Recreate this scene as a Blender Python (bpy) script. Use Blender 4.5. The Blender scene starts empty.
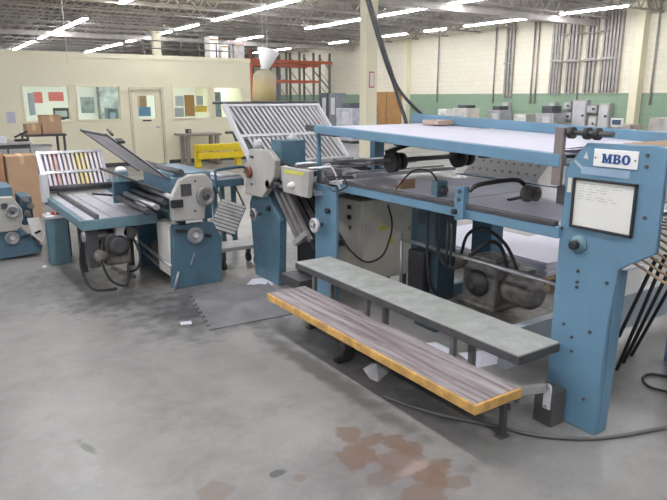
import bpy, bmesh, math, random
from mathutils import Vector, Matrix
random.seed(7)
SC = bpy.context.scene
COL = SC.collection
V = Vector

# ------------------------------------------------------------------ camera (survey of the room: +Y runs along the machine line, +X across the hall)
F = 620.0; EYE = 1.75; HOR = 97.0; VPX = -95.0
PITCH = math.atan((250 - HOR) / F)
YAW = math.atan((333.5 - VPX) / (F / math.cos(PITCH)))
cam = bpy.data.cameras.new('camera'); camo = bpy.data.objects.new('camera', cam); COL.objects.link(camo)
camo.location = (0, 0, EYE); camo.rotation_euler = (math.pi / 2 - PITCH, 0, -YAW)
cam.sensor_fit = 'HORIZONTAL'; cam.sensor_width = 36; cam.lens = 36 * F / 667; cam.clip_end = 200
SC.camera = camo

def _ray(x, y):
    u = (x - 333.5) / F; v = (250 - y) / F
    fw = math.cos(PITCH) + v * math.sin(PITCH); z = v * math.cos(PITCH) - math.sin(PITCH)
    return (fw * math.sin(YAW) + u * math.cos(YAW), fw * math.cos(YAW) - u * math.sin(YAW), z)
def ax(x, y, X):            # measured point on the plane X = const
    a = _ray(x, y); t = X / a[0]; return V((X, a[1] * t, EYE + a[2] * t))
def ay(x, y, Y):
    a = _ray(x, y); t = Y / a[1]; return V((a[0] * t, Y, EYE + a[2] * t))
def az(x, y, Z=0.0):
    a = _ray(x, y); t = (Z - EYE) / a[2]; return V((a[0] * t, a[1] * t, Z))

# ------------------------------------------------------------------ materials
MATS = {}
def mat(name, col, rough=.5, metal=0., var=.12, scale=6., bump=0., emit=0., alpha=None, dirt=None, dscale=3., damt=.5):
    if name in MATS: return MATS[name]
    m = bpy.data.materials.new(name); m.use_nodes = True; MATS[name] = m
    nt = m.node_tree; N = nt.nodes; L = nt.links; b = N['Principled BSDF']
    b.inputs['Roughness'].default_value = rough; b.inputs['Metallic'].default_value = metal
    c = (*col, 1)
    if emit:
        b.inputs['Base Color'].default_value = c
        b.inputs['Emission Color'].default_value = c; b.inputs['Emission Strength'].default_value = emit
        return m
    tc = N.new('ShaderNodeTexCoord'); nz = N.new('ShaderNodeTexNoise')
    nz.inputs['Scale'].default_value = scale; nz.inputs['Detail'].default_value = 5
    L.new(tc.outputs['Object'], nz.inputs['Vector'])
    rp = N.new('ShaderNodeValToRGB'); L.new(nz.outputs['Fac'], rp.inputs['Fac'])
    rp.color_ramp.elements[0].position = .3; rp.color_ramp.elements[1].position = .7
    rp.color_ramp.elements[0].color = tuple(max(0, x * (1 - var)) for x in col) + (1,)
    rp.color_ramp.elements[1].color = tuple(min(1, x * (1 + var)) for x in col) + (1,)
    out = rp.outputs['Color']
    if dirt:
        n2 = N.new('ShaderNodeTexNoise'); n2.inputs['Scale'].default_value = dscale; n2.inputs['Detail'].default_value = 8
        n2.inputs['Roughness'].default_value = .7
        L.new(tc.outputs['Object'], n2.inputs['Vector'])
        r2 = N.new('ShaderNodeValToRGB'); L.new(n2.outputs['Fac'], r2.inputs['Fac'])
        r2.color_ramp.elements[0].position = .48; r2.color_ramp.elements[1].position = .68
        r2.color_ramp.elements[0].color = (0, 0, 0, 1); r2.color_ramp.elements[1].color = (damt, damt, damt, 1)
        mx = N.new('ShaderNodeMix'); mx.data_type = 'RGBA'
        L.new(r2.outputs['Color'], mx.inputs[0]); L.new(out, mx.inputs[6]); mx.inputs[7].default_value = (*dirt, 1)
        out = mx.outputs[2]
    L.new(out, b.inputs['Base Color'])
    if bump:
        bp = N.new('ShaderNodeBump'); bp.inputs['Strength'].default_value = bump; bp.inputs['Distance'].default_value = .01
        L.new(nz.outputs['Fac'], bp.inputs['Height']); L.new(bp.outputs['Normal'], b.inputs['Normal'])
    return m

BLUE = mat('blue paint', (.112, .222, .32), .5, 0, .06, 4, .03, dirt=(.09, .15, .20), damt=.4)
BLUE2 = mat('worn blue paint', (.075, .15, .205), .5, 0, .12, 5, .05, dirt=(.05, .08, .10), damt=.6)
DBLUE = mat('dark blue paint', (.05, .12, .18), .5, 0, .15, 5)
TEAL = mat('blue green paint', (.115, .205, .245), .5, 0, .15, 5, dirt=(.06, .085, .095))
CREAM = mat('grey cream paint', (.42, .41, .385), .5, 0, .08, 5, dirt=(.22, .2, .17), damt=.4)
GREY = mat('grey paint', (.34, .34, .34), .5, 0, .1, 6, dirt=(.15, .14, .13))
LGREY = mat('light grey paint', (.55, .55, .57), .5, 0, .08, 6)
DGREY = mat('dark grey metal', (.075, .075, .08), .5, .3, .2, 12)
BLACK = mat('black rubber', (.02, .02, .022), .55, 0, .2, 20)
STEEL = mat('worn steel', (.42, .42, .44), .38, .75, .15, 15)
ALU = mat('aluminium plate', (.58, .58, .64), .4, .35, .06, 8, dirt=(.3, .3, .34), damt=.4)
BAR = mat('fold plate bars', (.47, .465, .49), .4, .2, .08, 9)
GREASE = mat('greasy metal', (.16, .15, .14), .6, .2, .45, 18, .3, dirt=(.25, .23, .2), dscale=14)
PAPER = mat('white paper', (.57, .57, .66), .7, 0, .02, 3)
PAPERS = mat('lavender sheets', (.62, .62, .73), .7, 0, .03, 3)
WHITE = mat('white plastic', (.78, .78, .76), .5, 0, .03)
NAVY = mat('navy ink', (.018, .06, .22), .5, 0, .03)
WOOD = mat('yellow wood', (.56, .33, .10), .6, 0, .3, 14, .1, dirt=(.2, .11, .05), dscale=8)
CARD = mat('cardboard', (.39, .255, .155), .75, 0, .07, 5)
CARD2 = mat('old cardboard', (.36, .20, .11), .75, 0, .08, 5)
YEL = mat('yellow paint', (.80, .60, .02), .45, 0, .06)
ORANGE = mat('orange rack paint', (.62, .17, .09), .5, 0, .1)
GREEN = mat('green paint', (.03, .16, .09), .5)
RED = mat('red plastic', (.45, .05, .04), .5)
BELT = mat('tan belt', (.33, .235, .15), .65, 0, .15, 10)
WALLC = mat('cream wall paint', (.84, .80, .61), .6, 0, .02, 1.5)
OFFW = mat('office inside wall', (.8, .8, .76), .6, 0, .03, 2)
STICK = mat('yellow sticker', (.62, .60, .10), .5)
RUST = mat('red brown dial', (.20, .075, .055), .5)
FABR = mat('board top', (.31, .325, .305), .6, 0, .12, 10, .1, dirt=(.47, .48, .47), dscale=5)
CORK = mat('cork board', (.55, .27, .07), .8, 0, .1, 30)
PLY = mat('plywood', (.47, .27, .11), .6, 0, .12, 4)
CEILM = mat('ceiling paint', (.52, .49, .46), .8, 0, .25, 2)
JOIST = mat('joist paint', (.50, .475, .45), .7, 0, .15, 3)
TUBE = mat('fluorescent tube', (.985, .975, 1.0), emit=58.)
SCREEN = mat('screen', (.35, .42, .5), .2)
POST_RED = mat('red poster', (.62, .15, .13), .6)

def glass(name, col=(.95, 1, .98), a=.12, rough=.02):
    m = bpy.data.materials.new(name); m.use_nodes = True; nt = m.node_tree; N = nt.nodes; L = nt.links
    N.remove(N['Principled BSDF']); o = N['Material Output']
    t = N.new('ShaderNodeBsdfTransparent'); t.inputs[0].default_value = (*col, 1)
    g = N.new('ShaderNodeBsdfGlossy'); g.inputs['Roughness'].default_value = rough
    f = N.new('ShaderNodeFresnel'); f.inputs['IOR'].default_value = 1.45
    mx = N.new('ShaderNodeMixShader'); L.new(f.outputs[0], mx.inputs[0]); L.new(t.outputs[0], mx.inputs[1]); L.new(g.outputs[0], mx.inputs[2])
    L.new(mx.outputs[0], o.inputs['Surface']); return m
GLASS = glass('window glass')
def translucent(name, col):
    m = bpy.data.materials.new(name); m.use_nodes = True; b = m.node_tree.nodes['Principled BSDF']
    b.inputs['Base Color'].default_value = (*col, 1); b.inputs['Roughness'].default_value = .35; b.inputs['Alpha'].default_value = .9 if col[2] < .1 else .45
    b.inputs['Subsurface Weight'].default_value = .2
    return m
JUG = translucent('cloudy plastic', (.60, .56, .42)); OIL = translucent('yellow liquid', (.60, .46, .05))

# ------------------------------------------------------------------ mesh builder
class MB:
    def __init__(s): s.v = []; s.f = []; s.mi = []; s.sm = []; s.m = 0
    def add(s, vs, fs, smooth=False):
        o = len(s.v); s.v += [V(p) for p in vs]
        for f in fs: s.f.append([i + o for i in f]); s.mi.append(s.m); s.sm.append(smooth)
        return s
    def box(s, x0, x1, y0, y1, z0, z1):
        return s.hexa([(x0, y0, z0), (x1, y0, z0), (x1, y1, z0), (x0, y1, z0), (x0, y0, z1), (x1, y0, z1), (x1, y1, z1), (x0, y1, z1)])
    def hexa(s, p):
        return s.add(p, [(3, 2, 1, 0), (4, 5, 6, 7), (0, 1, 5, 4), (1, 2, 6, 5), (2, 3, 7, 6), (3, 0, 4, 7)])
    def bar(s, a, b, w, h=None, up=(0, 0, 1)):      # rectangular bar from a to b, w sideways, h along up
        a = V(a); b = V(b); h = h or w; d = (b - a).normalized(); u = V(up)
        if abs(d.dot(u)) > .98: u = V((0, 1, 0))
        r = d.cross(u).normalized(); u = r.cross(d).normalized()
        q = [(-1, -1), (1, -1), (1, 1), (-1, 1)]
        return s.hexa([a + r * (i * w / 2) + u * (j * h / 2) for i, j in q] + [b + r * (i * w / 2) + u * (j * h / 2) for i, j in q])
    def cyl(s, a, b, r, r2=None, n=20):
        return s.tube([a, b], [r, r if r2 is None else r2], n)
    def tube(s, pts, r, n=10):
        pts = [V(p) for p in pts]; k = len(pts); rs = r if isinstance(r, (list, tuple)) else [r] * k
        vs = []; fs = []; prev = None
        for i, p in enumerate(pts):
            d = (pts[min(i + 1, k - 1)] - pts[max(i - 1, 0)]).normalized()
            u = prev if prev is not None else (V((0, 0, 1)) if abs(d.z) < .9 else V((1, 0, 0)))
            x = d.cross(u)
            if x.length < 1e-4: x = d.cross(V((.3, .7, .2)))
            x.normalize(); u = x.cross(d).normalized(); prev = u
            for j in range(n):
                t = 2 * math.pi * j / n; vs.append(p + x * (math.cos(t) * rs[i]) + u * (math.sin(t) * rs[i]))
        for i in range(k - 1):
            for j in range(n):
                fs.append((i * n + j, i * n + (j + 1) % n, (i + 1) * n + (j + 1) % n, (i + 1) * n + j))
        s.add(vs, fs, True)
        o = len(s.v) - len(vs)
        s.f.append([o + j for j in range(n)][::-1]); s.f.append([o + (k - 1) * n + j for j in range(n)]); s.mi += [s.m] * 2; s.sm += [False] * 2
        return s
    def prism(s, pts, d):                            # planar outline extruded by vector d
        n = len(pts); d = V(d); vs = [V(p) for p in pts] + [V(p) + d for p in pts]
        return s.add(vs, [tuple(range(n))[::-1], tuple(range(n, 2 * n))] + [(i, (i + 1) % n, (i + 1) % n + n, i + n) for i in range(n)])
    def lathe(s, c, axis, prof, n=24):               # prof: (distance along axis, radius)
        c = V(c); d = V(axis).normalized(); u = V((0, 0, 1)) if abs(d.z) < .9 else V((1, 0, 0)); x = d.cross(u).normalized(); u = x.cross(d)
        vs = []; fs = []
        for h, r in prof:
            for j in range(n):
                t = 2 * math.pi * j / n; vs.append(c + d * h + x * (math.cos(t) * r) + u * (math.sin(t) * r))
        for i in range(len(prof) - 1):
            for j in range(n): fs.append((i * n + j, i * n + (j + 1) % n, (i + 1) * n + (j + 1) % n, (i + 1) * n + j))
        s.add(vs, fs, True); o = len(s.v) - len(vs)
        s.f.append([o + j for j in range(n)][::-1]); s.f.append([o + (len(prof) - 1) * n + j for j in range(n)]); s.mi += [s.m] * 2; s.sm += [False] * 2
        return s
    def torus(s, c, axis, R, r, n=28, k=8):
        c = V(c); d = V(axis).normalized(); u = V((0, 0, 1)) if abs(d.z) < .9 else V((1, 0, 0)); x = d.cross(u).normalized(); u = x.cross(d)
        vs = []; fs = []
        for i in range(n):
            t = 2 * math.pi * i / n; e = x * math.cos(t) + u * math.sin(t)
            for j in range(k):
                q = 2 * math.pi * j / k; vs.append(c + e * (R + r * math.cos(q)) + d * (r * math.sin(q)))
        for i in range(n):
            for j in range(k): fs.append((i * k + j, ((i + 1) % n) * k + j, ((i + 1) % n) * k + (j + 1) % k, i * k + (j + 1) % k))
        return s.add(vs, fs, True)
    def mtl(s, i): s.m = i; return s
    def build(s, name, mats, parent=None, bev=0.):
        if not isinstance(mats, (list, tuple)): mats = [mats]
        if parent is None:
            xs = [p.x for p in s.v]; ys = [p.y for p in s.v]; zs = [p.z for p in s.v]
            org = V(((min(xs) + max(xs)) / 2, (min(ys) + max(ys)) / 2, min(zs)))
        else:
            r = parent
            while r.parent: r = r.parent
            org = V(r.location)
        me = bpy.data.meshes.new(name); me.from_pydata([p - org for p in s.v], [], s.f)
        for m in mats: me.materials.append(m)
        for p, i, q in zip(me.polygons, s.mi, s.sm): p.material_index = i; p.use_smooth = q
        bm = bmesh.new(); bm.from_mesh(me); bmesh.ops.recalc_face_normals(bm, faces=bm.faces); bm.to_mesh(me); bm.free()
        o = bpy.data.objects.new(name, me); COL.objects.link(o)
        if parent is None: o.location = org
        else: o.parent = parent
        if bev:
            b = o.modifiers.new('bevel', 'BEVEL'); b.width = bev; b.segments = 2; b.limit_method = 'ANGLE'; b.angle_limit = .7
        return o
def tag(o, label=None, cat=None, group=None, kind=None):
    if label: o['label'] = label
    if cat: o['category'] = cat
    if group: o['group'] = group
    if kind: o['kind'] = kind
    return o
def thing(name, loc, label, cat, group=None):
    o = bpy.data.objects.new(name, None); o.location = loc; o.empty_display_size = .1; COL.objects.link(o)
    return tag(o, label, cat, group)
def struct(mb, name, m, bev=0.): return tag(mb.build(name, m, None, bev), kind='structure')
def B(*a): return MB().box(*a)
def smooth_path(pts, sub=6):                        # Catmull-Rom
    pts = [V(p) for p in pts]; out = []
    for i in range(len(pts) - 1):
        p0 = pts[max(i - 1, 0)]; p1 = pts[i]; p2 = pts[i + 1]; p3 = pts[min(i + 2, len(pts) - 1)]
        for k in range(sub):
            t = k / sub
            out.append(.5 * ((2 * p1) + (p2 - p0) * t + (2 * p0 - 5 * p1 + 4 * p2 - p3) * t * t + (3 * p1 - p0 - 3 * p2 + p3) * t ** 3))
    return out + [pts[-1]]
def cable(pts, r, sub=6): return MB().tube(smooth_path(pts, sub), r, 8)

# ================================================================== SETTING
WX = 20.0; OY = 16.5; CZ = 4.75
# ---- floor
fm = bpy.data.materials.new('stained concrete'); fm.use_nodes = True
nt = fm.node_tree; N = nt.nodes; L = nt.links; bs = N['Principled BSDF']
tc = N.new('ShaderNodeTexCoord')
def noise(sc, det=6, rough=.6, src=None, dist=0.):
    n = N.new('ShaderNodeTexNoise'); n.inputs['Scale'].default_value = sc; n.inputs['Detail'].default_value = det
    n.inputs['Roughness'].default_value = rough; n.inputs['Distortion'].default_value = dist
    L.new(src or geo.outputs['Position'], n.inputs['Vector']); return n.outputs['Fac']
geo = N.new('ShaderNodeNewGeometry')
def ramp(src, p0, p1, c0=(0, 0, 0), c1=(1, 1, 1)):
    r = N.new('ShaderNodeValToRGB'); L.new(src, r.inputs[0]); e = r.color_ramp.elements
    e[0].position = p0; e[1].position = p1; e[0].color = (*c0, 1); e[1].color = (*c1, 1); return r.outputs[0]
def mixc(fac, a, b):
    m = N.new('ShaderNodeMix'); m.data_type = 'RGBA'
    L.new(fac, m.inputs[0])
    for s, i in ((a, 6), (b, 7)):
        if isinstance(s, tuple): m.inputs[i].default_value = (*s, 1)
        else: L.new(s, m.inputs[i])
    return m.outputs[2]
def math2(op, a, b):
    m = N.new('ShaderNodeMath'); m.operation = op
    for s, i in ((a, 0), (b, 1)):
        if isinstance(s, (int, float)): m.inputs[i].default_value = s
        else: L.new(s, m.inputs[i])
    return m.outputs[0]
warp = N.new('ShaderNodeTexNoise'); warp.inputs['Scale'].default_value = 8; warp.inputs['Detail'].default_value = 8
L.new(geo.outputs['Position'], warp.inputs['Vector'])
def blob(x, y, rx, ry=None, soft=.35, wob=.35, ang=0.):
    """mask of one stained or shaded patch on the slab: 1 inside, 0 outside, ragged rim"""
    mp = N.new('ShaderNodeMapping'); mp.vector_type = 'TEXTURE'
    mp.inputs['Location'].default_value = (x, y, 0); mp.inputs['Rotation'].default_value = (0, 0, ang); mp.inputs['Scale'].default_value = (rx, ry or rx, 1)
    L.new(geo.outputs['Position'], mp.inputs['Vector'])
    ln = N.new('ShaderNodeVectorMath'); ln.operation = 'LENGTH'; L.new(mp.outputs[0], ln.inputs[0])
    d = math2('ADD', ln.outputs['Value'], math2('MULTIPLY', math2('SUBTRACT', warp.outputs['Fac'], .5), wob * 7))
    return ramp(d, max(0, 1 - soft), 1.0, (1, 1, 1), (0, 0, 0))
base = mixc(ramp(noise(.8, 8, .65), .35, .68), (.185, .18, .175), (.245, .24, .233))
base = mixc(ramp(noise(5, 9, .75, dist=.4), .45, .75), base, (.255, .25, .24))
base = mixc(math2('MULTIPLY', ramp(noise(2.1, 9, .7, dist=.3), .45, .8), .8), base, (.115, .11, .112))
base = mixc(math2('MULTIPLY', ramp(noise(38, 4, .6), .56, .7), .25), base, (.12, .117, .115))
def stain_shade(m, k, c):
    global base
    base = mixc(math2('MULTIPLY', m, k), base, c)
def fl(x, y): p = az(x, y); return p.x, p.y
for (px, py, rx, ry, k, c, soft) in [  # dark patches by the machines: part grime, part shade put into the colour
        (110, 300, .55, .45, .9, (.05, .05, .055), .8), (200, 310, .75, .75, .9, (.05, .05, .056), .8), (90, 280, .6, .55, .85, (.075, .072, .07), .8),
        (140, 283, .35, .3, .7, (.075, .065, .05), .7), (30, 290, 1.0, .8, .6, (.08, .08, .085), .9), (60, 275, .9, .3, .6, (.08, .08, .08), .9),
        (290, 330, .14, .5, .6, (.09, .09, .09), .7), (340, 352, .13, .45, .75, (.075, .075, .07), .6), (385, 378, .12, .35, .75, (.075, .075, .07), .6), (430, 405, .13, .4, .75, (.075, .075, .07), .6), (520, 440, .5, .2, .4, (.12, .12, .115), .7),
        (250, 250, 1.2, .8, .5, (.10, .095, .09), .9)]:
    x, y = fl(px, py); stain_shade(blob(x, y, rx, ry, soft, .3), k, c)
for (px, py, r, k) in [(350, 433, .085, .9), (372, 440, .075, .85), (392, 441, .07, .9), (357, 456, .10, .9), (412, 450, .07, .85), (440, 468, .085, .9), (400, 460, .12, .7), (428, 474, .10, .85), (425, 494, .11, .75), (385, 476, .08, .6), (455, 482, .06, .6), (215, 492, .09, .5), (300, 478, .035, .6)]:
    x, y = fl(px, py); m = blob(x, y, r * 1.15, r * .95, .25, .3); stain_shade(m, k * .9, (.15, .098, .072))
x, y = fl(415, 468); stain_shade(blob(x, y, .11, .06, .5, .4), .75, (.33, .25, .225))
x, y = fl(278, 473); stain_shade(blob(x, y, .045, .026, .4, .3), .9, (.06, .06, .065))
x, y = fl(88, 448); stain_shade(blob(x, y, .025, .10, .5, .4, .3), .8, (.08, .075, .075))
x, y = fl(255, 268); stain_shade(blob(x, y, .5, .3, .6, .4), .6, (.36, .335, .30))
x, y = fl(500, 405); stain_shade(blob(x, y, .35, .35, .7, .5), .5, (.37, .355, .33))
stain_shade(blob(2.02, 3.2, .10, 1.3, .6, .2), .75, (.065, .063, .06)); stain_shade(blob(2.30, 3.1, .35, 1.2, .8, .2), .5, (.09, .085, .08))  # darker band along the plank's edge and wider dark patch beneath it
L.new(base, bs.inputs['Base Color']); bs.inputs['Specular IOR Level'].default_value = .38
rr = ramp(noise(1.4, 7, .65), .3, .72, (.28, .28, .28), (.5, .5, .5)); L.new(rr, bs.inputs['Roughness'])
bp = N.new('ShaderNodeBump'); bp.inputs['Strength'].default_value = .12; bp.inputs['Distance'].default_value = .01
L.new(noise(9, 6, .6), bp.inputs['Height']); L.new(bp.outputs[0], bs.inputs['Normal'])
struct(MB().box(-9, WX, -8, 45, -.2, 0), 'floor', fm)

# ---- ceiling deck, joists
cm = mat('roof deck', (.50, .465, .435), .85, 0, .18, 1.2)
struct(MB().box(-9, WX + .3, -8, 45.3, CZ, CZ + .15), 'ceiling', cm)
dk = MB()
for i in range(150):
    x = -8.8 + i * .192
    dk.box(x, x + .07, 4, 45, CZ - .05, CZ)
struct(dk, 'ceiling_deck_ribs', CEILM)
def joist_mesh():
    m = MB(); x0, x1 = -2.0, WX - .1
    m.bar((x0, 0, CZ - .09), (x1, 0, CZ - .09), .12, .06); m.bar((x0, 0, CZ - .42), (x1, 0, CZ - .42), .10, .05)
    n = 44
    for k in range(n):
        xa = x0 + (x1 - x0) * k / n; xb = x0 + (x1 - x0) * (k + .5) / n; xc = x0 + (x1 - x0) * (k + 1) / n
        m.bar((xa, 0, CZ - .09), (xb, 0, CZ - .42), .035); m.bar((xb, 0, CZ - .42), (xc, 0, CZ - .09), .035)
    return m
j0 = struct(joist_mesh(), 'ceiling_joist', JOIST)
for i in range(20):
    y = 7.5 + i * 1.9
    o = j0 if i == 0 else j0.copy()
    if i: COL.objects.link(o)
    o.location.y = y
for i, y in enumerate((13.6, 27.8, 40.5)):
    struct(MB().box(-2, WX - .05, y - .06, y + .06, CZ - .49, CZ - .46).box(-2, WX - .05, y - .015, y + .015, CZ - .62, CZ - .49).box(-2, WX - .05, y - .06, y + .06, CZ - .65, CZ - .62), 'ceiling_beam', JOIST)

# ---- right wall (block wall, green dado) and back wall
wm = bpy.data.materials.new('painted block wall'); wm.use_nodes = True
nt = wm.node_tree; N = nt.nodes; L = nt.links; b = N['Principled BSDF']; b.inputs['Roughness'].default_value = .6
geo = N.new('ShaderNodeNewGeometry'); sp = N.new('ShaderNodeSeparateXYZ'); L.new(geo.outputs['Position'], sp.inputs[0])
step = math2('GREATER_THAN', sp.outputs['Z'], 1.88)
cb = N.new('ShaderNodeCombineXYZ'); L.new(sp.outputs['Y'], cb.inputs[0]); L.new(sp.outputs['Z'], cb.inputs[1])
br = N.new('ShaderNodeTexBrick'); L.new(cb.outputs[0], br.inputs['Vector'])
br.inputs['Scale'].default_value = 1; br.inputs['Brick Width'].default_value = .4; br.inputs['Row Height'].default_value = .2; br.inputs['Mortar Size'].default_value = .008
br.inputs['Color1'].default_value = (1, 1, 1, 1); br.inputs['Color2'].default_value = (.96, .96, .96, 1); br.inputs['Mortar'].default_value = (.86, .86, .86, 1)
c = mixc(step, (.27, .385, .275), (.86, .82, .68))
mm = N.new('ShaderNodeMix'); mm.data_type = 'RGBA'; mm.blend_type = 'MULTIPLY'; mm.inputs[0].default_value = 1
L.new(c, mm.inputs[6]); L.new(br.outputs['Color'], mm.inputs[7]); L.new(mm.outputs[2], b.inputs['Base Color'])
struct(MB().box(WX, WX + .3, -8, 45.3, 0, CZ), 'wall_right', wm)
struct(MB().box(-9, WX, 45, 45.3, 0, CZ), 'wall_back', WALLC)
# pilasters and free columns
def column(px, X, w, label, tops=CZ):
    p = ax(px, 60, X)
    o = struct(MB().box(X - w / 2, X + w / 2, p.y - w / 2, p.y + w / 2, 0, tops), 'column', WALLC, .01)
    return o, p
for y in (11.56, 25.8): struct(MB().box(8.55, 8.85, y - .13, y + .13, 0, CZ - .46).box(8.5, 8.9, y - .2, y + .2, CZ - .5, CZ - .44), 'column', WALLC, .01)
p = ax(407, 80, 19.85); struct(MB().box(19.7, 20, p.y - .1, p.y + .1, 0, CZ), 'column', WALLC, .01)
p = ax(638, 70, 19.85); struct(MB().box(19.7, 20, p.y - .14, p.y + .14, 0, CZ), 'column', WALLC, .01)
tag(MB().box(8.62, 8.76, 11.418, 11.428, 1.95, 2.3).mtl(1).box(8.64, 8.74, 11.412, 11.418, 1.98, 2.27).build('warning_sign', [POST_RED, WHITE]),
    'narrow red and white notice on the near cream column', 'sign')

# ---- office block
wx = dict(w1=(2.27, 3.35), w2=(3.47, 4.57), d=(4.76, 5.66), w3=(5.90, 6.98), w4=(7.07, 7.98))
SILL, HEAD = 1.16, 2.04
w = MB(); y0, y1 = OY, OY + .12
xs = [-4.0]
for k in ('w1', 'w2', 'd', 'w3', 'w4'):
    a, b_ = wx[k]; w.box(xs[-1], a, y0, y1, 0, 2.74)
    w.box(a, b_, y0, y1, HEAD if k != 'd' else 2.0, 2.74)
    if k != 'd': w.box(a, b_, y0, y1, 0, SILL)
    xs.append(b_)
w.box(xs[-1], 8.22, y0, y1, 0, 2.74)
struct(w, 'wall_office_front', WALLC)
struct(MB().box(8.10, 8.22, y1, 20.5, 0, 2.74), 'wall_office_side', WALLC)
struct(MB().box(-4, 8.10, 20.38, 20.5, 0, 2.74), 'wall_office_back', OFFW)
struct(MB().box(-4, 8.22, OY + .0, 20.5, 2.74, 2.80), 'roof_office', WALLC)
struct(MB().box(-4, 4.70, OY - .015, OY, 0, .1).box(5.72, 8.22, OY - .015, OY, 0, .1), 'baseboard_office', DGREY)
struct(MB().box(-4, 8.235, OY - .015, OY, 2.69, 2.80), 'trim_1', WALLC)
def rect_frame(m, x0, x1, z0, z1, ya, yb, t):
    return m.box(x0, x0 + t, ya, yb, z0, z1).box(x1 - t, x1, ya, yb, z0, z1).box(x0 + t, x1 - t, ya, yb, z0, z0 + t).box(x0 + t, x1 - t, ya, yb, z1 - t, z1)
for n, k in enumerate(('w1', 'w2', 'w3', 'w4'), 1):
    a, b_ = wx[k]
    o = struct(rect_frame(MB(), a, b_, SILL, HEAD, OY - .02, OY + .13, .045), 'window_%d' % n, WALLC, .004)
    MB().box(a + .04, b_ - .04, OY + .05, OY + .058, SILL + .04, HEAD - .04).build('glass_pane', GLASS, o)
a, b_ = wx['d']
dfr = struct(MB().box(a, a + .07, OY - .03, OY + .13, 0, 2.0).box(b_ - .07, b_, OY - .03, OY + .13, 0, 2.0).box(a + .07, b_ - .07, OY - .03, OY + .13, 1.93, 2.0), 'door_1', mat('door frame paint', (.66, .62, .47), .5), .004)
dl = MB().box(a + .075, a + .22, OY + .02, OY + .07, .02, 1.925).box(b_ - .22, b_ - .075, OY + .02, OY + .07, .02, 1.925).box(a + .22, b_ - .22, OY + .02, OY + .07, .02, 1.2).box(a + .22, b_ - .22, OY + .02, OY + .07, 1.78, 1.925).build('door_panel', WALLC, dfr)
MB().box(a + .22, b_ - .22, OY + .04, OY + .046, 1.2, 1.78).build('glass_pane', GLASS, dl)
MB().cyl((b_ - .14, OY + .02, .98), (b_ - .14, OY - .04, .98), .012).cyl((b_ - .14, OY - .04, .98), (b_ - .26, OY - .04, .98), .012).build('door_handle', STEEL, dl)
MB().box(a + .32, b_ - .35, OY + .012, OY + .02, 1.13, 1.17).build('door_label', DGREY, dl)
# office interior lamps (ceiling panels) and furnishings seen through the panes
for i, x in enumerate((2.8, 5.2, 7.0)):
    t = thing('ceiling_panel_light', (x, 18.3, 2.70), ['recessed ceiling panel light inside the office behind the leftmost window', 'recessed ceiling panel light inside the office behind the door', 'recessed ceiling panel light inside the office behind the rightmost window'][i], 'light')
    MB().box(x - .62, x + .62, 18.0, 18.6, 2.70, 2.74).build('frame', WHITE, t)
    MB().box(x - .58, x + .58, 18.04, 18.56, 2.695, 2.70).build('diffuser', mat('office diffuser', (1, 1, .96), emit=30.), t)
def flat(name, P, Q, Y, m, label, cat, d=.012, group=None):       # a board between two measured corners on plane Y
    p = ay(*P, Y); q = ay(*Q, Y)
    return tag(MB().box(min(p.x, q.x), max(p.x, q.x), Y - d, Y, min(p.z, q.z), max(p.z, q.z)).build(name, m), label, cat, group)
BY = 20.38
flat('poster', (33, 92), (43, 103), BY, POST_RED, 'smaller red poster on the office back wall, seen through leftmost window', 'poster')
flat('poster', (48, 92), (64, 101), BY, POST_RED, 'wider red poster on the office back wall, seen through leftmost window', 'poster')
flat('paper_notice', (27, 93), (36, 115), OY + .20, PAPER, 'white sheet taped inside the leftmost office window', 'paper', .004)
flat('picture_frame', (80, 97), (95, 113), BY, mat('grey picture', (.25, .30, .30), .4, 0, .5, 5), 'grey framed picture inside office, through the window left of the door', 'picture')
flat('cork_board', (184, 95), (195, 116), OY + .35, CORK, 'brown cork notice board behind the window right of the door', 'notice board')
flat('paper_notice', (175, 96), (184, 106), OY + .34, PAPER, 'upper white sheet left of the brown cork board', 'paper', .004)
flat('paper_notice', (174, 108), (184, 117), OY + .34, PAPER, 'lower white sheet left of the brown cork board', 'paper', .004)
flat('paper_notice', (196, 96), (203, 105), OY + .34, PAPER, 'white sheet right of the brown cork board, above the yellow card', 'paper', .004)
flat('yellow_card', (195, 106), (207, 112), OY + .34, mat('yellow card', (.75, .5, .06), .6), 'yellow card right of the brown cork board', 'card', .004)
flat('wall_notice', (6, 112), (16, 123), OY - .001, PAPER, 'white paper notice taped to the cream office wall', 'paper', .003)
t = thing('desk_monitor', ay(62, 122, 17.0), 'dark computer monitor inside the leftmost office window', 'monitor')
p = ay(53, 108, 17.0); q = ay(70, 119, 17.0); MB().box(p.x, q.x, 17.0, 17.05, q.z, p.z).build('bezel', DGREY, t, .005)
MB().box(p.x + .04, q.x - .06, 16.99, 17.0, q.z + .06, p.z - .07).build('screen', mat('bright screen', (.55, .62, .66), .3), t)
MB().box(p.x + .12, q.x - .12, 17.0, 17.2, 1.12, q.z + .02).build('stand', DGREY, t)
struct(MB().box(2.0, 4.7, 16.66, 17.4, 1.04, 1.12).box(5.8, 8.05, 16.66, 17.4, 1.04, 1.12), 'trim_2', LGREY)
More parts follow.
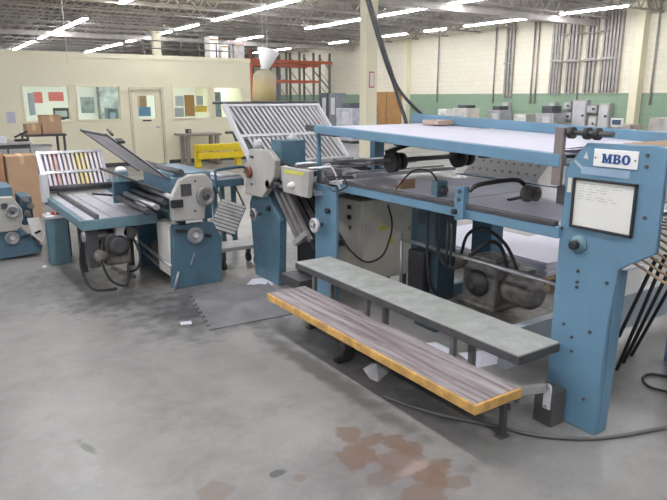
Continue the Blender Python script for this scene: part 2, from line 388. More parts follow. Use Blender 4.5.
# office clutter behind panes
t = thing('office_printer', ay(113, 122, 17.0), 'grey and blue office machine behind the window beside the door', 'printer')
p = ay(107, 108, 17.0); q = ay(119, 122, 17.0); MB().box(p.x, q.x, 17.0, 17.3, 1.12, p.z).build('body', mat('slate plastic', (.13, .17, .2), .5), t, .02)
MB().box(p.x + .06, q.x - .08, 16.99, 17.0, 1.2, 1.36).build('tray', mat('sky plastic', (.35, .45, .62), .4), t)
t = thing('filing_shelf', (4.5, 20.1, 0), 'tall grey shelf of papers inside office, right half of the window left of door', 'shelf')
MB().box(4.9, 5.7, 20.05, 20.36, 0, 2.3).build('carcass', mat('shelf grey', (.32, .36, .36), .5, 0, .6, 4), t)
flat('blue_binder', (138, 107), (150, 116), 17.6, mat('binder blue', (.10, .25, .55), .5), 'blue binder seen through the glass of the office door', 'binder', .1)
flat('brown_carton', (136, 94), (144, 110), 18.5, CARD, 'brown carton seen through the upper left of the office door glass', 'carton', .3)
t = thing('office_cabinet', ay(222, 122, 17.3), 'blue grey cabinet behind the rightmost office window', 'cabinet')
p = ay(214, 92, 17.3); q = ay(222, 122, 17.3); MB().box(p.x, q.x, 17.3, 17.6, 1.12, p.z).build('body', mat('slate cabinet', (.2, .27, .3), .5, 0, .3, 4), t)
MB().box(q.x - .06, q.x - .03, 17.28, 17.3, 1.4, 1.6).build('handle', STEEL, t)

# ---- rail and stored boxes on the office roof
t = thing('roof_railing', (6.6, 17.2, 2.80), 'dark pipe railing along the office roof', 'railing')
m = MB()
for z in (3.02, 3.22): m.cyl((5.4, 17.2, z), (8.1, 17.2, z), .018, n=8)
m.build('rail', DGREY, t)
for i in range(6):
    x = 5.45 + i * .52; MB().cyl((x, 17.2, 2.80), (x, 17.2, 3.24), .018, n=8).build('post', DGREY, t)
for (px0, px1, pt, lb, mm_) in [(209, 218, 36, 'tall white carton stored on the office roof', WHITE), (221, 228, 43, 'small white carton stored on the office roof beside the tall one', WHITE),
                            (230, 244, 41, 'grey crate stored on the office roof near its right end', mat('crate grey', (.38, .36, .36), .6, 0, .3, 5))]:
    p = ay(px0, pt, 19); q = ay(px1, pt, 19)
    t = thing('storage_carton', ((p.x + q.x) / 2, 19.2, 2.80), lb, 'carton'); MB().box(p.x, q.x, 19, 19.4, 2.80, p.z).build('body', mm_, t, .01)
    MB().box(p.x + .02, q.x - .02, 18.97, 19.0, p.z - .12, p.z - .08).build('lid_tape', CARD, t)

# ================================================================== STRIP LIGHTS
ROWS = [(5.4, [(33.5, 40), (22.9, 32.0), (13.5, 18.8)], 'above the left of the office'),
        (9.2, [(32.5, 40), (28.3, 31.5), (25.4, 27.6), (22.6, 24.8), (15.4, 21.2)], 'running to the office roof railing'),
        (13.2, [(25.2, 27.7), (6.0, 21.6)], 'over the middle of the hall'),
        (17.7, [(33.9, 35.0), (30.6, 32.7), (25.2, 26.7), (20.9, 22.9), (18.6, 19.8), (14.4, 17.6), (11.1, 13.4)], 'beside the block wall')]
ORD = ['farthest', 'second farthest', 'third farthest', 'fourth farthest', 'fifth farthest', 'second nearest', 'nearest']
def strip(x, a, b_, label, group):
    t = thing('strip_light', (x, (a + b_) / 2, 4.30), label, 'light', group)
    MB().prism([(x - .11, a, 4.33), (x + .11, a, 4.33), (x + .06, a, 4.42), (x - .06, a, 4.42)], (0, b_ - a, 0)).build('housing', WHITE, t)
    MB().cyl((x - .045, a + .04, 4.315), (x - .045, b_ - .04, 4.315), .028, n=8).build('tube', TUBE, t)
    MB().cyl((x + .045, a + .04, 4.315), (x + .045, b_ - .04, 4.315), .028, n=8).build('tube', TUBE, t)
    m = MB()
    for yy in (a + .2, b_ - .2): m.cyl((x, yy, 4.42), (x, yy, CZ - .46), .008, n=6)
    m.build('hanger', STEEL, t)
for x, segs, where in ROWS:
    n = len(segs)
    for i, (a, b_) in enumerate(segs):
        o = 'nearest' if i == n - 1 else ORD[i]
        strip(x, a, b_, '%s white strip light of the row %s' % (o, where), 'strip lights ' + where)
# unseen strips overhead, added and gapped to light the near part of the hall
strip(5.4, -4, -1, 'strip light overhead in the row above the left of the office, out of frame', 'strip lights overhead')
strip(5.4, 6.6, 9.4, 'strip light overhead above the far end of the feeder, out of frame', 'strip lights overhead')  # unseen strip set here to light the folding unit and paper piles
strip(9.2, -4, 6, 'strip light overhead in the row of the office roof railing, out of frame', 'strip lights overhead')
strip(17.7, -2, 7, 'strip light overhead beside the block wall, out of frame', 'strip lights overhead')
strip(1.4, -4, 12, 'strip light overhead above the open floor, out of frame', 'strip lights overhead')
strip(-2.8, -4, 14, 'strip light overhead left of the open floor, out of frame', 'strip lights overhead')
t = thing('unit_heater', (9.0, 17.6, 4.2), 'dark box heater hung from the ceiling by the far column', 'heater')
p = ax(138, -1, 7.6); q = ax(152, 9, 7.6)
MB().box(7.45, 7.9, q.y, p.y, q.z, q.z + .42).build('casing', DGREY, t, .01)
m = MB()
for i in range(5): m.box(7.43, 7.45, q.y + .02, p.y - .02, q.z + .04 + i * .08, q.z + .07 + i * .08)
m.build('louvre', JOIST, t)
MB().cyl((7.68, (p.y + q.y) / 2, q.z + .42), (7.68, (p.y + q.y) / 2, CZ - .05), .012, n=6).build('hanger', STEEL, t)
for px_, X, lab in [(263, 6.2, 'thin white drop cord hanging above the office'), (67, 3.8, 'thin white drop cord hanging in front of the left office windows')]:
    p = ay(px_, 55, 12.0 if px_ < 100 else 14.0)
    tag(MB().cyl((p.x, p.y, 2.3 if px_ < 100 else 2.9), (p.x, p.y, CZ - .05), .008, n=6).build('drop_cord', WHITE), lab, 'cord')

# ================================================================== FAR WALL: conduits, panels, machines, doors, racks
CON = mat('grey conduit', (.37, .35, .33), .5, .2, .15, 3)
def wall_box(x0, y0_, x1, y1_, X=19.99, d=.15):
    p = ax(x0, y0_, X); q = ax(x1, y1_, X); return (X - d, X, q.y, p.y, q.z, p.z)
for (pxc, w_, zb, lab) in [(510, .45, 1.75, 'grey vertical trunking on the block wall, farthest left of the electrical run'), (557, .5, 1.85, 'grey vertical trunking left of the grey switch panels'),
                      (572, .42, 1.9, 'grey vertical trunking directly above the small switch boxes'), (591, .45, 1.9, 'grey vertical trunking above the right edge of the tall switch panel'),
                      (611, .75, 1.9, 'widest grey trunking on the block wall, right of the switch panels')]:
    p = ax(pxc, 60, 19.95)
    t = thing('cable_trunking', (19.93, p.y, zb), lab, 'trunking')
    n = max(2, int(w_ / .12))
    for k in range(n):
        yy = p.y - w_ / 2 + w_ * (k + .5) / n
        MB().box(19.88, 19.99, yy - .042, yy + .042, zb + .0, CZ - .02).build('conduit', CON, t)
    MB().box(19.85, 19.88, p.y - w_ / 2, p.y + w_ / 2, 3.0, 3.06).build('strap', CON, t)
for pxc, lab in [(495, 'thin pipe on the block wall left of all the trunking'), (533, 'left thin pipe of the pair on the block wall'), (537.5, 'right thin pipe of the pair on the block wall'),
                 (580, 'thin pipe on the block wall between the middle trunkings'), (655, 'thin dark drop pipe right of the cream pilaster'), (438, 'thin pipe on the block wall above the blue feed board')]:
    p = ax(pxc, 50, 19.9)
    tag(MB().cyl((19.94, p.y, 1.5), (19.94, p.y, CZ - .02), .03, n=8).build('wall_pipe', CON), lab, 'pipe')
for zz, a, b_, lab in [(2.98, 555, 612, 'upper level grey pipe crossing the trunkings'), (3.9, 560, 606, 'topmost level grey pipe crossing the trunkings')]:
    p = ax(a, 60, 19.8); q = ax(b_, 60, 19.8)
    tag(MB().cyl((19.82, q.y, zz), (19.82, p.y, zz), .03, n=8).build('cross_pipe', CON), lab, 'pipe')
PNL = mat('panel grey', (.42, .42, .42), .5, 0, .06, 4)
for (r, lab) in [((567.5, 101.5, 574.3, 110), 'small pale switch box, topmost of the three stacked left of tall panel'), ((567.5, 112, 574.3, 120.5), 'small pale switch box, second of the three stacked left of tall panel'),
                 ((567.5, 122, 574.3, 131), 'small pale switch box, lowest of the three stacked left of tall panel'), ((577, 100, 588, 131), 'tall grey switch panel on the green wall band'),
                 ((591, 105, 600, 113), 'wide grey switch box above the dark gap right of tall panel'), ((592, 116, 599, 131), 'narrow grey switch box below the wide one'),
                 ((603, 103, 611, 129), 'brownish grey switch panel under the widest trunking'), ((506, 102, 511, 117), 'narrow grey switch box under the leftmost trunking'),
                 ((553, 102, 558, 113), 'small grey switch box left of the stacked boxes')]:
    bx = wall_box(*r, d=.22)
    t = thing('switch_box', (bx[1], (bx[2] + bx[3]) / 2, bx[4]), lab, 'switch box'); MB().box(*bx).build('case', PNL, t, .01)
    cy = (bx[2] + bx[3]) / 2; MB().box(bx[0] - .02, bx[0], bx[2] + .04, bx[3] - .04, bx[4] + .05, bx[5] - .05).build('door', LGREY, t)
    MB().cyl((bx[0] - .02, bx[2] + .1, (bx[4] + bx[5]) / 2), (bx[0] - .07, bx[2] + .1, (bx[4] + bx[5]) / 2), .04, n=8).build('latch', DGREY, t)
# plywood double door
p = ax(375, 92, 19.97); q = ax(403, 92, 19.97)
dd = struct(MB().box(19.9, 19.99, q.y - .06, p.y + .06, 0, 2.06), 'door_2', WALLC)
mid = (p.y + q.y) / 2
for a, b_ in ((q.y, mid - .02), (mid + .02, p.y)):
    o = MB().box(19.85, 19.9, a, b_, .02, 2.0).build('door_leaf', PLY, dd); MB().cyl((19.85, b_ - .1 if a == q.y else a + .1, 1.0), (19.78, b_ - .1 if a == q.y else a + .1, 1.0), .03, n=8).build('door_knob', STEEL, o)
# pallet rack
RY = 29.5
t = thing('pallet_rack', (17.0, RY, 0), 'tall orange and grey pallet rack at the far end behind the office', 'rack')
ups = [(252, 'o'), (262, 'g'), (280, 'g'), (287, 'g'), (300, 'g'), (314, 'g'), (330, 'g')]
GRN = mat('rack upright', (.20, .22, .21), .5)
for px_, k in ups:
    p = ay(px_, 80, RY)
    m = MB()
    for dy in (0, 1.0): m.box(p.x - .05, p.x + .05, RY + dy, RY + dy + .09, 0, 4.05)
    for k2 in range(5): m.bar((p.x, RY + .05, .2 + k2 * .75), (p.x, RY + 1.05, .9 + k2 * .75), .03)
    m.build('upright', ORANGE if k == 'o' else GRN, t)
xa = ay(252, 80, RY).x; xb = ay(332, 80, RY).x; xm = ay(318, 80, RY).x
for z, h_, xe in ((3.55, .16, xb), (3.35, .10, xm), (2.55, .13, xm), (1.42, .16, xm), (.3, .13, xb)):
    MB().box(xa, xe, RY - .05, RY, z - h_ / 2, z + h_ / 2).box(xa, xe, RY + 1.09, RY + 1.14, z - h_ / 2, z + h_ / 2).build('beam', ORANGE, t)
p = ay(314, 90, RY); q = ay(330, 106, RY); MB().bar((p.x, RY - .02, 3.1), (q.x, RY - .02, 2.1), .06).build('brace', GRN, t)
# machines standing along the wall
MG = mat('far machine grey', (.36, .37, .38), .5, 0, .25, 3); MD = mat('far machine dark', (.07, .08, .09), .5, 0, .3, 3)
def far_machine(x0, yt, x1, X, body, lab, yb=None, top=None, depth=.7, cat='machine'):
    p = ax(x0, yt, X); q = ax(x1, yt, X); y0_, y1_ = q.y, p.y; zt = p.z
    t = thing('press_cabinet', (X + depth / 2, (y0_ + y1_) / 2, 0), lab, cat)
    MB().box(X, X + depth, y0_, y1_, .1, zt).build('body', body, t, .02)
    MB().box(X + .05, X + depth - .05, y0_ + .05, y1_ - .05, 0, .1).build('plinth', MD, t)
    MB().box(X - .03, X, y0_ + (y1_ - y0_) * .15, y0_ + (y1_ - y0_) * .6, zt * .55, zt * .9).build('door', LGREY, t)
    if top: MB().box(X + .1, X + depth - .1, y0_ + (y1_ - y0_) * .2, y0_ + (y1_ - y0_) * .8, zt, zt + top).build('hood', MD, t, .02)
far_machine(536, 113, 554, 18.9, MG, 'grey machine with a dark hood at the green wall band, left of switch panels', top=.25)
far_machine(320, 93, 327, 14.5, MD, 'tall dark cabinet behind the big fold plate, left of its pale twin', depth=.5)
far_machine(328.5, 93, 336, 14.5, mat('far slate', (.17, .19, .21), .5), 'tall slate cabinet behind the big fold plate, right half', depth=.5)
far_machine(336, 108, 352, 14.0, mat('far lavender', (.45, .46, .52), .5, 0, .3, 4), 'pale low machine behind the feed board, left of near column', top=.2)
far_machine(352, 112, 364, 15.5, MG, 'low grey machine just left of the near column')
far_machine(612, 124, 630, 18.6, mat('far pink', (.5, .42, .4), .5, 0, .3, 4), 'low pinkish machine behind the belts near the cream pilaster')
far_machine(649, 118, 690, 18.3, mat('far pale', (.5, .47, .45), .5, 0, .2, 4), 'long pale bench cabinet right of the cream pilaster', cat='cabinet')
far_machine(488, 110, 500, 18.6, MG, 'small grey machine under the thin pipe on the green band', top=.15)
far_machine(514, 114, 526, 18.9, mat('far white', (.6, .6, .55), .5, 0, .2, 4), 'low white machine between the grey machines at the green band')
far_machine(438, 109, 446, 17.5, WHITE, 'small white machine behind the blue feed board, left one')
far_machine(453, 108, 467, 17.5, mat('far cream', (.62, .6, .55), .5, 0, .2, 4), 'wider white machine behind the blue feed board, right one', top=.12)
p = ax(611, 118, 18.2); q = ax(622, 127, 18.2)
t = thing('framed_screen', (18.2, (p.y + q.y) / 2, q.z), 'white framed dark blue screen beside the cream pilaster', 'screen')
MB().box(18.2, 18.26, q.y, p.y, q.z, p.z).build('frame', WHITE, t, .01); MB().box(18.18, 18.2, q.y + .06, p.y - .06, q.z + .06, p.z - .05).build('panel', mat('blue screen', (.06, .1, .18), .3), t)
MB().box(18.2, 18.3, (p.y + q.y) / 2 - .04, (p.y + q.y) / 2 + .04, 0, q.z).build('post', LGREY, t)

# ================================================================== LEFT BACKGROUND: benches and boxes
def carton(x0, x1, y0_, y1_, z0, z1, lab, m_=CARD, grp=None):
    t = thing('cardboard_box', ((x0 + x1) / 2, (y0_ + y1_) / 2, z0), lab, 'box', grp)
    MB().box(x0, x1, y0_, y1_, z0, z1).build('body', m_, t, .006)
    MB().box((x0 + x1) / 2 - .03, (x0 + x1) / 2 + .03, y0_ - .003, y1_, z1, z1 + .003).box((x0 + x1) / 2 - .03, (x0 + x1) / 2 + .03, y0_ - .003, y0_, z1 - .12, z1).build('tape', mat('packing tape', (.52, .36, .2), .35), t)
    for s in (-1, 1): MB().box((x0 if s < 0 else (x0 + x1) / 2 + .004), ((x0 + x1) / 2 - .004 if s < 0 else x1), y0_, y1_, z1 - .002, z1 + .001).build('flap', m_, t)
    return t
carton(1.08, 1.48, 10.0, 10.5, 0, .92, 'big brown cardboard box behind the leftmost folding unit, right one', CARD)
carton(.50, 1.06, 10.15, 10.7, 0, .95, 'big brown cardboard box at the left picture edge', CARD2)
t = thing('work_bench', (2.12, 13.4, 0), 'dark framed work bench under the leftmost office window', 'bench')
MB().box(1.78, 2.50, 13.0, 13.8, 1.02, 1.06).build('bench_top', DGREY, t)
for x in (1.82, 2.46):
    for y in (13.05, 13.75): MB().box(x - .02, x + .02, y - .02, y + .02, 0, 1.02).build('leg', DGREY, t)
MB().box(1.82, 2.46, 13.1, 13.7, .5, .53).build('shelf', GREY, t)
carton(1.82, 2.08, 13.1, 13.5, 1.06, 1.25, 'smaller open brown box on the dark work bench')
carton(2.10, 2.45, 13.1, 13.5, 1.06, 1.41, 'taller brown box on the dark work bench, below the window')
t = thing('storage_bin', (2.1, 13.35, .53), 'white plastic bin on the bench shelf', 'bin')
MB().hexa([(1.92, 13.2, .53), (2.2, 13.2, .53), (2.2, 13.5, .53), (1.92, 13.5, .53), (1.88, 13.15, .82), (2.24, 13.15, .82), (2.24, 13.55, .82), (1.88, 13.55, .82)]).build('tub', WHITE, t, .01)
MB().box(1.86, 2.26, 13.13, 13.57, .82, .84).build('rim', LGREY, t)
t = thing('steel_desk', (1.2, 12.4, 0), 'dark grey steel desk at the left edge below the wall notice', 'desk')
MB().box(.6, 1.72, 12.0, 12.8, .95, .99).build('desk_top', GREY, t, .005)
MB().box(.62, 1.70, 12.03, 12.78, 0, .95).build('cabinet_body', DGREY, t)
for i in range(3): o = MB().box(.66 + i * .35, .98 + i * .35, 12.01, 12.03, .55, .88).build('drawer', GREY, t); MB().box(.76 + i * .35, .88 + i * .35, 11.995, 12.01, .7, .73).build('handle', STEEL, o)
t = thing('paper_tray', (1.1, 12.3, .99), 'pale papers stacked at the left end of the steel desk', 'papers')
MB().box(.7, 1.35, 12.1, 12.5, .99, 1.09).build('stack', PAPER, t)
t = thing('desk_punch', (1.62, 12.3, .99), 'small black hand punch on the steel desk corner', 'tool')
MB().box(1.5, 1.7, 12.2, 12.4, .99, 1.03).build('base', BLACK, t); MB().bar((1.5, 12.3, 1.06), (1.72, 12.3, 1.16), .05, .03).build('arm', BLACK, t)
# office side table + yellow guard rail
t = thing('side_table', (6.35, 15.9, 0), 'brown grey table against the office wall behind the yellow rail', 'table')
TB = mat('table brown grey', (.30, .27, .25), .5)
MB().box(5.82, 6.88, 15.6, 16.3, .76, .82).build('table_top', TB, t, .004)
for x in (5.98, 6.8): MB().box(x - .05, x + .05, 15.7, 15.8, 0, .76).box(x - .05, x + .05, 16.1, 16.2, 0, .76).box(x - .05, x + .05, 15.6, 16.3, 0, .04).build('leg', TB, t)
t = thing('dark_desk_box', (6.08, 15.9, .82), 'small dark box on the brown grey table', 'box')  # plain dark box with a dial on its front
MB().box(6.02, 6.14, 15.85, 16.0, .82, .93).build('case', DGREY, t, .01); MB().cyl((6.08, 15.85, .875), (6.08, 15.83, .875), .035).build('dial', GREY, t)
t = thing('guard_rail', (6.7, 15.2, 0), 'bright yellow double guard rail near the office wall', 'guard rail')
p = ay(197, 148, 15.0); q = ay(243, 148, 15.0)
for z in (.50, .30): MB().box(p.x, q.x, 14.94, 15.06, z - .088, z + .088).build('rail', YEL, t, .02)
for x in (p.x + .06, q.x - .1): MB().box(x - .07, x + .07, 15.06, 15.2, 0, .58).build('post', YEL, t, .01); 

# ================================================================== FEEDER (big blue machine)
FX = 2.80
fd = thing('sheet_feeder', (3.3, 3.0, 0), 'large blue sheet feeder with sign plate and clipboard notice at its end', 'machine')
outline = [(2.01, 0), (2.01, 1.39), (1.90, 1.528), (1.535, 1.535), (1.505, 1.525), (1.49, 1.495), (1.485, 1.04), (1.615, .957), (1.66, .92), (1.685, .60), (1.69, 0)]
MB().prism([(FX, y, z) for y, z in outline], (.03, 0, 0)).build('side_plate', BLUE, fd, .005)
MB().hexa([(FX + .03, 1.69, 0), (FX + .11, 1.69, 0), (FX + .11, 1.73, 0), (FX + .03, 1.73, 0), (FX + .03, 1.67, .9), (FX + .11, 1.67, .9), (FX + .11, 1.71, .9), (FX + .03, 1.71, .9)]).build('leg_flange', BLUE, fd, .004)
MB().prism([(4.06, y, z) for y, z in outline], (.07, 0, 0)).build('side_plate', BLUE, fd, .008)
for (px_, py_) in [(578, 271), (577.5, 282), (577, 287), (564, 324), (590, 332), (572, 337), (572, 351), (584, 399), (648, 155.5), (647, 167), (568, 165), (562, 228), (571, 241), (645, 218), (607, 283)]:
    p = ax(px_, py_, FX); MB().cyl((FX, p.y, p.z), (FX - .008, p.y, p.z), .0085, n=10).build('bolt', DGREY, fd)
# sign
P = [ax(592, 148.5, FX), ax(637, 151.5, FX), ax(637, 170.5, FX), ax(592, 166, FX)]
sy0, sy1 = 1.62, 1.85; sz0, sz1 = 1.418, 1.503
sg = MB().box(FX - .006, FX, sy0, sy1, sz0, sz1).build('sign_plate', WHITE, fd, .002)
def arc(cx, cy, rx, ry, a0, a1, n=10): return [(cx + rx * math.cos(a0 + (a1 - a0) * i / n), cy + ry * math.sin(a0 + (a1 - a0) * i / n)) for i in range(n + 1)]
hp_ = math.pi / 2
LM = [[(0, 0), (.40, 0), (.40, .15), (.31, .15), (.31, .66), (.50, .0), (.64, 0), (.83, .66), (.83, .15), (.75, .15), (.75, 0), (1.18, 0), (1.18, .15), (1.10, .15), (1.10, .85), (1.18, .85), (1.18, 1), (.82, 1), (.59, .34), (.36, 1), (0, 1), (0, .85), (.08, .85), (.08, .15), (0, .15)]]
LB = [[(0, 0)] + arc(.55, .275, .36, .275, -hp_, hp_)[:-1] + [(.72, .53)] + arc(.50, .77, .34, .23, -hp_ * .6, hp_) + [(0, 1), (0, .85), (.09, .85), (.09, .15), (0, .15)],
      [(.35, .15)] + arc(.50, .29, .12, .14, -hp_, hp_) + [(.35, .43)], [(.35, .58)] + arc(.47, .715, .11, .135, -hp_, hp_) + [(.35, .85)]]
LO = [arc(.47, .5, .48, .53, 0, 4 * hp_, 28)[:-1], arc(.47, .5, .20, .36, 0, 4 * hp_, 24)[:-1]]
S = .045
for polys, off in ((LM, 0), (LB, 1.29), (LO, 2.31)):
    cu = bpy.data.curves.new('letter', 'CURVE'); cu.dimensions = '2D'; cu.fill_mode = 'BOTH'; cu.extrude = .0015
    for pts in polys:
        sp_ = cu.splines.new('POLY'); sp_.points.add(len(pts) - 1); sp_.use_cyclic_u = True
        for q, (x, y) in zip(sp_.points, pts): q.co = (x + off, y, 0, 1)
    tmp = bpy.data.objects.new('letter_outline', cu); COL.objects.link(tmp)
    me = bpy.data.meshes.new_from_object(tmp.evaluated_get(bpy.context.evaluated_depsgraph_get()))
    bpy.data.objects.remove(tmp); bpy.data.curves.remove(cu)
    # letters stand upright on the plate: outline x runs along -Y, outline y along +Z
    me.transform(Matrix(((0, 0, -1, FX - .0075 - fd.location.x), (-S, 0, 0, 1.803 - fd.location.y), (0, S, 0, 1.437 - fd.location.z), (0, 0, 0, 1))))
    me.materials.clear(); me.materials.append(NAVY); me.name = 'letter'
    lo = bpy.data.objects.new('letter', me); COL.objects.link(lo); lo.parent = sg
for y in (1.632, 1.838): MB().cyl((FX - .006, y, 1.46), (FX - .010, y, 1.46), .004, n=8).build('rivet', DGREY, sg)
# notice in black frame
n0, n1, z0, z1 = 1.605, 1.948, 1.095, 1.352
nf = MB()
for a in ((n0, n0 + .012, z0, z1), (n1 - .012, n1, z0, z1), (n0, n1, z0, z0 + .012), (n0, n1, z1 - .012, z1)): nf.box(FX - .016, FX, *a)
nfo = nf.build('notice_frame', BLACK, fd, .002)
MB().box(FX - .006, FX, n0 + .01, n1 - .01, z0 + .01, z1 - .01).build('notice_sheet', mat('notice paper', (.70, .70, .66), .5, 0, .02), nfo)
m = MB(); random.seed(3)
for i in range(7):
    zz = z1 - .028 - i * .013; yy = n1 - .03
    for k in range(random.randint(2, 4)):
        ln = random.uniform(.02, .06)
        if yy - ln < n0 + .03: break
        m.box(FX - .0068, FX - .006, yy - ln, yy, zz, zz + .0035); yy -= ln + .02
m.build('print_lines', mat('faint print', (.45, .45, .44), .6), nfo)
MB().box(FX - .003, FX, 1.655, 1.915, 1.372, 1.410).build('label_strip', mat('pale blue label', (.26, .36, .48), .4), fd)
MB().box(FX - .004, FX, 1.962, 1.985, 1.27, 1.345).build('tape_patch', mat('pale tape', (.62, .6, .5), .5), fd)
MB().prism([(FX - .002, 1.895, 1.485), (FX - .002, 1.882, 1.448), (FX - .002, 1.910, 1.452)], (.002, 0, 0)).build('torn_sticker', LGREY, fd)
MB().prism([(FX - .002, 1.955, 1.440), (FX - .002, 1.905, 1.404), (FX - .002, 1.918, 1.395), (FX - .002, 1.962, 1.430)], (.002, 0, 0)).build('torn_sticker', mat('sticker blue grey', (.35, .42, .5), .5), fd)
p = ax(579, 244, FX)
kb = MB().lathe((FX, p.y, p.z), (-1, 0, 0), [(0, .047), (.012, .047), (.02, .04), (.03, .03)]).build('knob_flange', TEAL, fd)
MB().lathe((FX - .03, p.y, p.z), (-1, 0, 0), [(0, .024), (.03, .022), (.034, .014)]).build('knob', BLACK, kb)
# rails
MB().box(2.77, 2.83, 2.0, 4.04, 1.02, 1.082).build('lower_rail', BLUE, fd, .005)
MB().box(4.04, 4.10, 2.0, 4.04, 1.02, 1.082).build('lower_rail', BLUE, fd, .005)
MB().box(2.765, 2.80, 2.02, 4.0, 1.082, 1.112).build('guide_bar', DGREY, fd, .004)
MB().box(2.83, 4.04, 1.95, 4.28, 1.05, 1.075).build('feed_table', mat('grey table steel', (.52, .52, .55), .4, .2, .1, 6), fd)
zt = lambda y: 1.462 + (y - 2.05) * .0275           # top of the sloping upper board
def slab(x0, x1, ya, yb, d0, d1): 
    return MB().hexa([(x0, ya, zt(ya) + d0), (x1, ya, zt(ya) + d0), (x1, yb, zt(yb) + d0), (x0, yb, zt(yb) + d0), (x0, ya, zt(ya) + d1), (x1, ya, zt(ya) + d1), (x1, yb, zt(yb) + d1), (x0, yb, zt(yb) + d1)])
slab(2.77, 2.83, 2.03, 4.42, -.066, .0).build('upper_rail', BLUE, fd, .004)
MB().bar((2.80, 4.40, 1.495), (2.80, 4.56, 1.50), .055, .05).build('rail_end_cap', DGREY, fd, .004)
slab(4.00, 4.06, 1.95, 4.62, -.02, .065).build('upper_rail', BLUE, fd, .004)
slab(2.83, 4.00, 2.0, 4.42, -.045, -.02).build('upper_board', GREY, fd)
for y in (2.6, 3.4, 4.2): slab(2.83, 4.00, y, y + .05, -.085, -.045).build('cross_bar', DGREY, fd)
MB().cyl((2.85, 4.47, 1.05), (2.85, 4.47, 1.47), .02, n=12).build('stanchion', BLUE, fd)
MB().box(3.55, 3.66, 4.60, 4.68, .95, 1.45).build('stanchion', BLUE, fd, .004)
MB().box(3.0, 3.66, 4.42, 4.68, 1.42, 1.45).build('board_bracket', DGREY, fd)
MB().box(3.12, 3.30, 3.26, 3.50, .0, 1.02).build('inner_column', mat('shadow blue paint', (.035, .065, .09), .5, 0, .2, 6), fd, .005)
MB().box(3.05, 3.12, 3.34, 3.52, .30, .62).build('dark_filler_block', BLACK, fd, .01)  # black clutter block added to fill the dark zone by the column
MB().cyl((3.02, 3.56, .18), (3.02, 3.56, .74), .012, n=8).build('drain_pipe', STEEL, fd)
MB().box(3.30, 3.9, 3.30, 3.40, .14, .34).build('base_beam', BLUE2, fd, .005)
MB().box(3.95, 4.10, 3.50, 3.72, 0, 1.02).build('inner_column', DBLUE, fd, .005)
# bracket with clamp, arm and wheels
bk = MB().prism([(2.74, 2.665, 1.02), (2.74, 2.735, 1.005), (2.74, 2.745, 1.21), (2.74, 2.665, 1.225)], (.05, 0, 0)).build('clamp_bracket', BLUE, fd, .004)
MB().lathe((2.74, 2.725, 1.062), (-1, 0, 0), [(0, .016), (.025, .018), (.03, .012)], 14).build('clamp_knob', BLACK, bk)
for z in (1.19, 1.14): MB().cyl((2.74, 2.70, z), (2.73, 2.70, z), .012, n=10).build('bolt', DGREY, bk)
am = MB().tube(smooth_path([(2.78, 2.66, 1.19), (2.82, 2.64, 1.225), (2.95, 2.64, 1.235), (3.18, 2.64, 1.235), (3.26, 2.64, 1.20)]), .014, 8).build('wheel_arm', BLACK, fd)
for dx, z, r in ((3.27, 1.145, .055), (3.35, 1.135, .048)): MB().lathe((dx - .015, 2.62, z), (0, -1, 0), [(0, r * .6), (.0, r), (.03, r), (.03, r * .55), (.022, r * .4)], 20).build('press_wheel', GREASE, am)
MB().bar((3.1, 2.62, 1.115), (3.25, 2.62, 1.125), .03, .012).build('wheel_foot', BLACK, am)
cr = MB().cyl((2.95, 3.85, 1.26), (4.0, 3.85, 1.26), .02, n=10).build('cross_shaft', DGREY, fd)
for x, r in ((3.12, .085), (3.2, .07), (3.85, .09), (3.95, .08)):
    MB().lathe((x, 3.85, 1.25), (1, 0, 0), [(0, r), (.05, r), (.05, r * .5), (.07, r * .5)], 20).build('suction_wheel', BLACK, cr)
MB().bar((3.05, 3.82, 1.33), (3.3, 3.70, 1.42), .04, .03).build('shaft_arm', BLACK, cr)
MB().bar((3.82, 3.85, 1.30), (3.90, 3.70, 1.44), .06, .05).build('shaft_arm', BLACK, cr)
MB().box(2.9, 4.0, 4.0, 4.05, 1.12, 1.15).box(2.9, 4.0, 4.15, 4.2, 1.12, 1.15).build('side_guide', STEEL, fd)
pp = MB().hexa([(4.11, 3.2, 1.09), (4.125, 3.2, 1.08), (4.125, 4.0, 1.08), (4.11, 4.0, 1.09), (4.27, 3.2, 1.25), (4.285, 3.2, 1.24), (4.285, 4.0, 1.24), (4.27, 4.0, 1.25)]).build('perforated_guard', WHITE, fd)
for i in range(9):
    for k in range(2): MB().cyl((4.155 + k * .065, 3.26 + i * .085 + k * .02, 1.133 + k * .065), (4.151 + k * .065, 3.26 + i * .085 + k * .02, 1.138 + k * .065), .012, n=8).build('perforation', GREY, pp)
gb = MB().box(2.93, 3.03, 3.10, 3.16, 1.085, 1.19).build('guide_block', TEAL, fd, .004)
MB().lathe((2.98, 3.10, 1.13), (0, -1, 0), [(0, .03), (.03, .03), (.035, .02)], 14).build('block_knob', DGREY, gb)
cable([(2.95, 3.12, 1.19), (2.95, 3.2, 1.25), (2.93, 3.35, 1.24), (2.92, 3.48, 1.13), (2.92, 3.52, 1.09)], .007).build('guide_cable', BLACK, fd)
# control wires in front of the left end of the rails
cable([(2.80, 4.3, 1.14), (2.76, 4.15, 1.10), (2.72, 3.95, 1.16), (2.74, 3.9, 1.08), (2.74, 4.1, 1.02), (2.75, 4.2, 1.12), (2.8, 3.9, 1.15)], .006).build('control_cable', BLACK, fd)
cable([(2.82, 4.35, 1.2), (2.78, 4.2, 1.22), (2.74, 4.05, 1.15), (2.75, 4.02, 1.06), (2.80, 4.0, 1.03)], .006).build('control_cable', LGREY, fd)
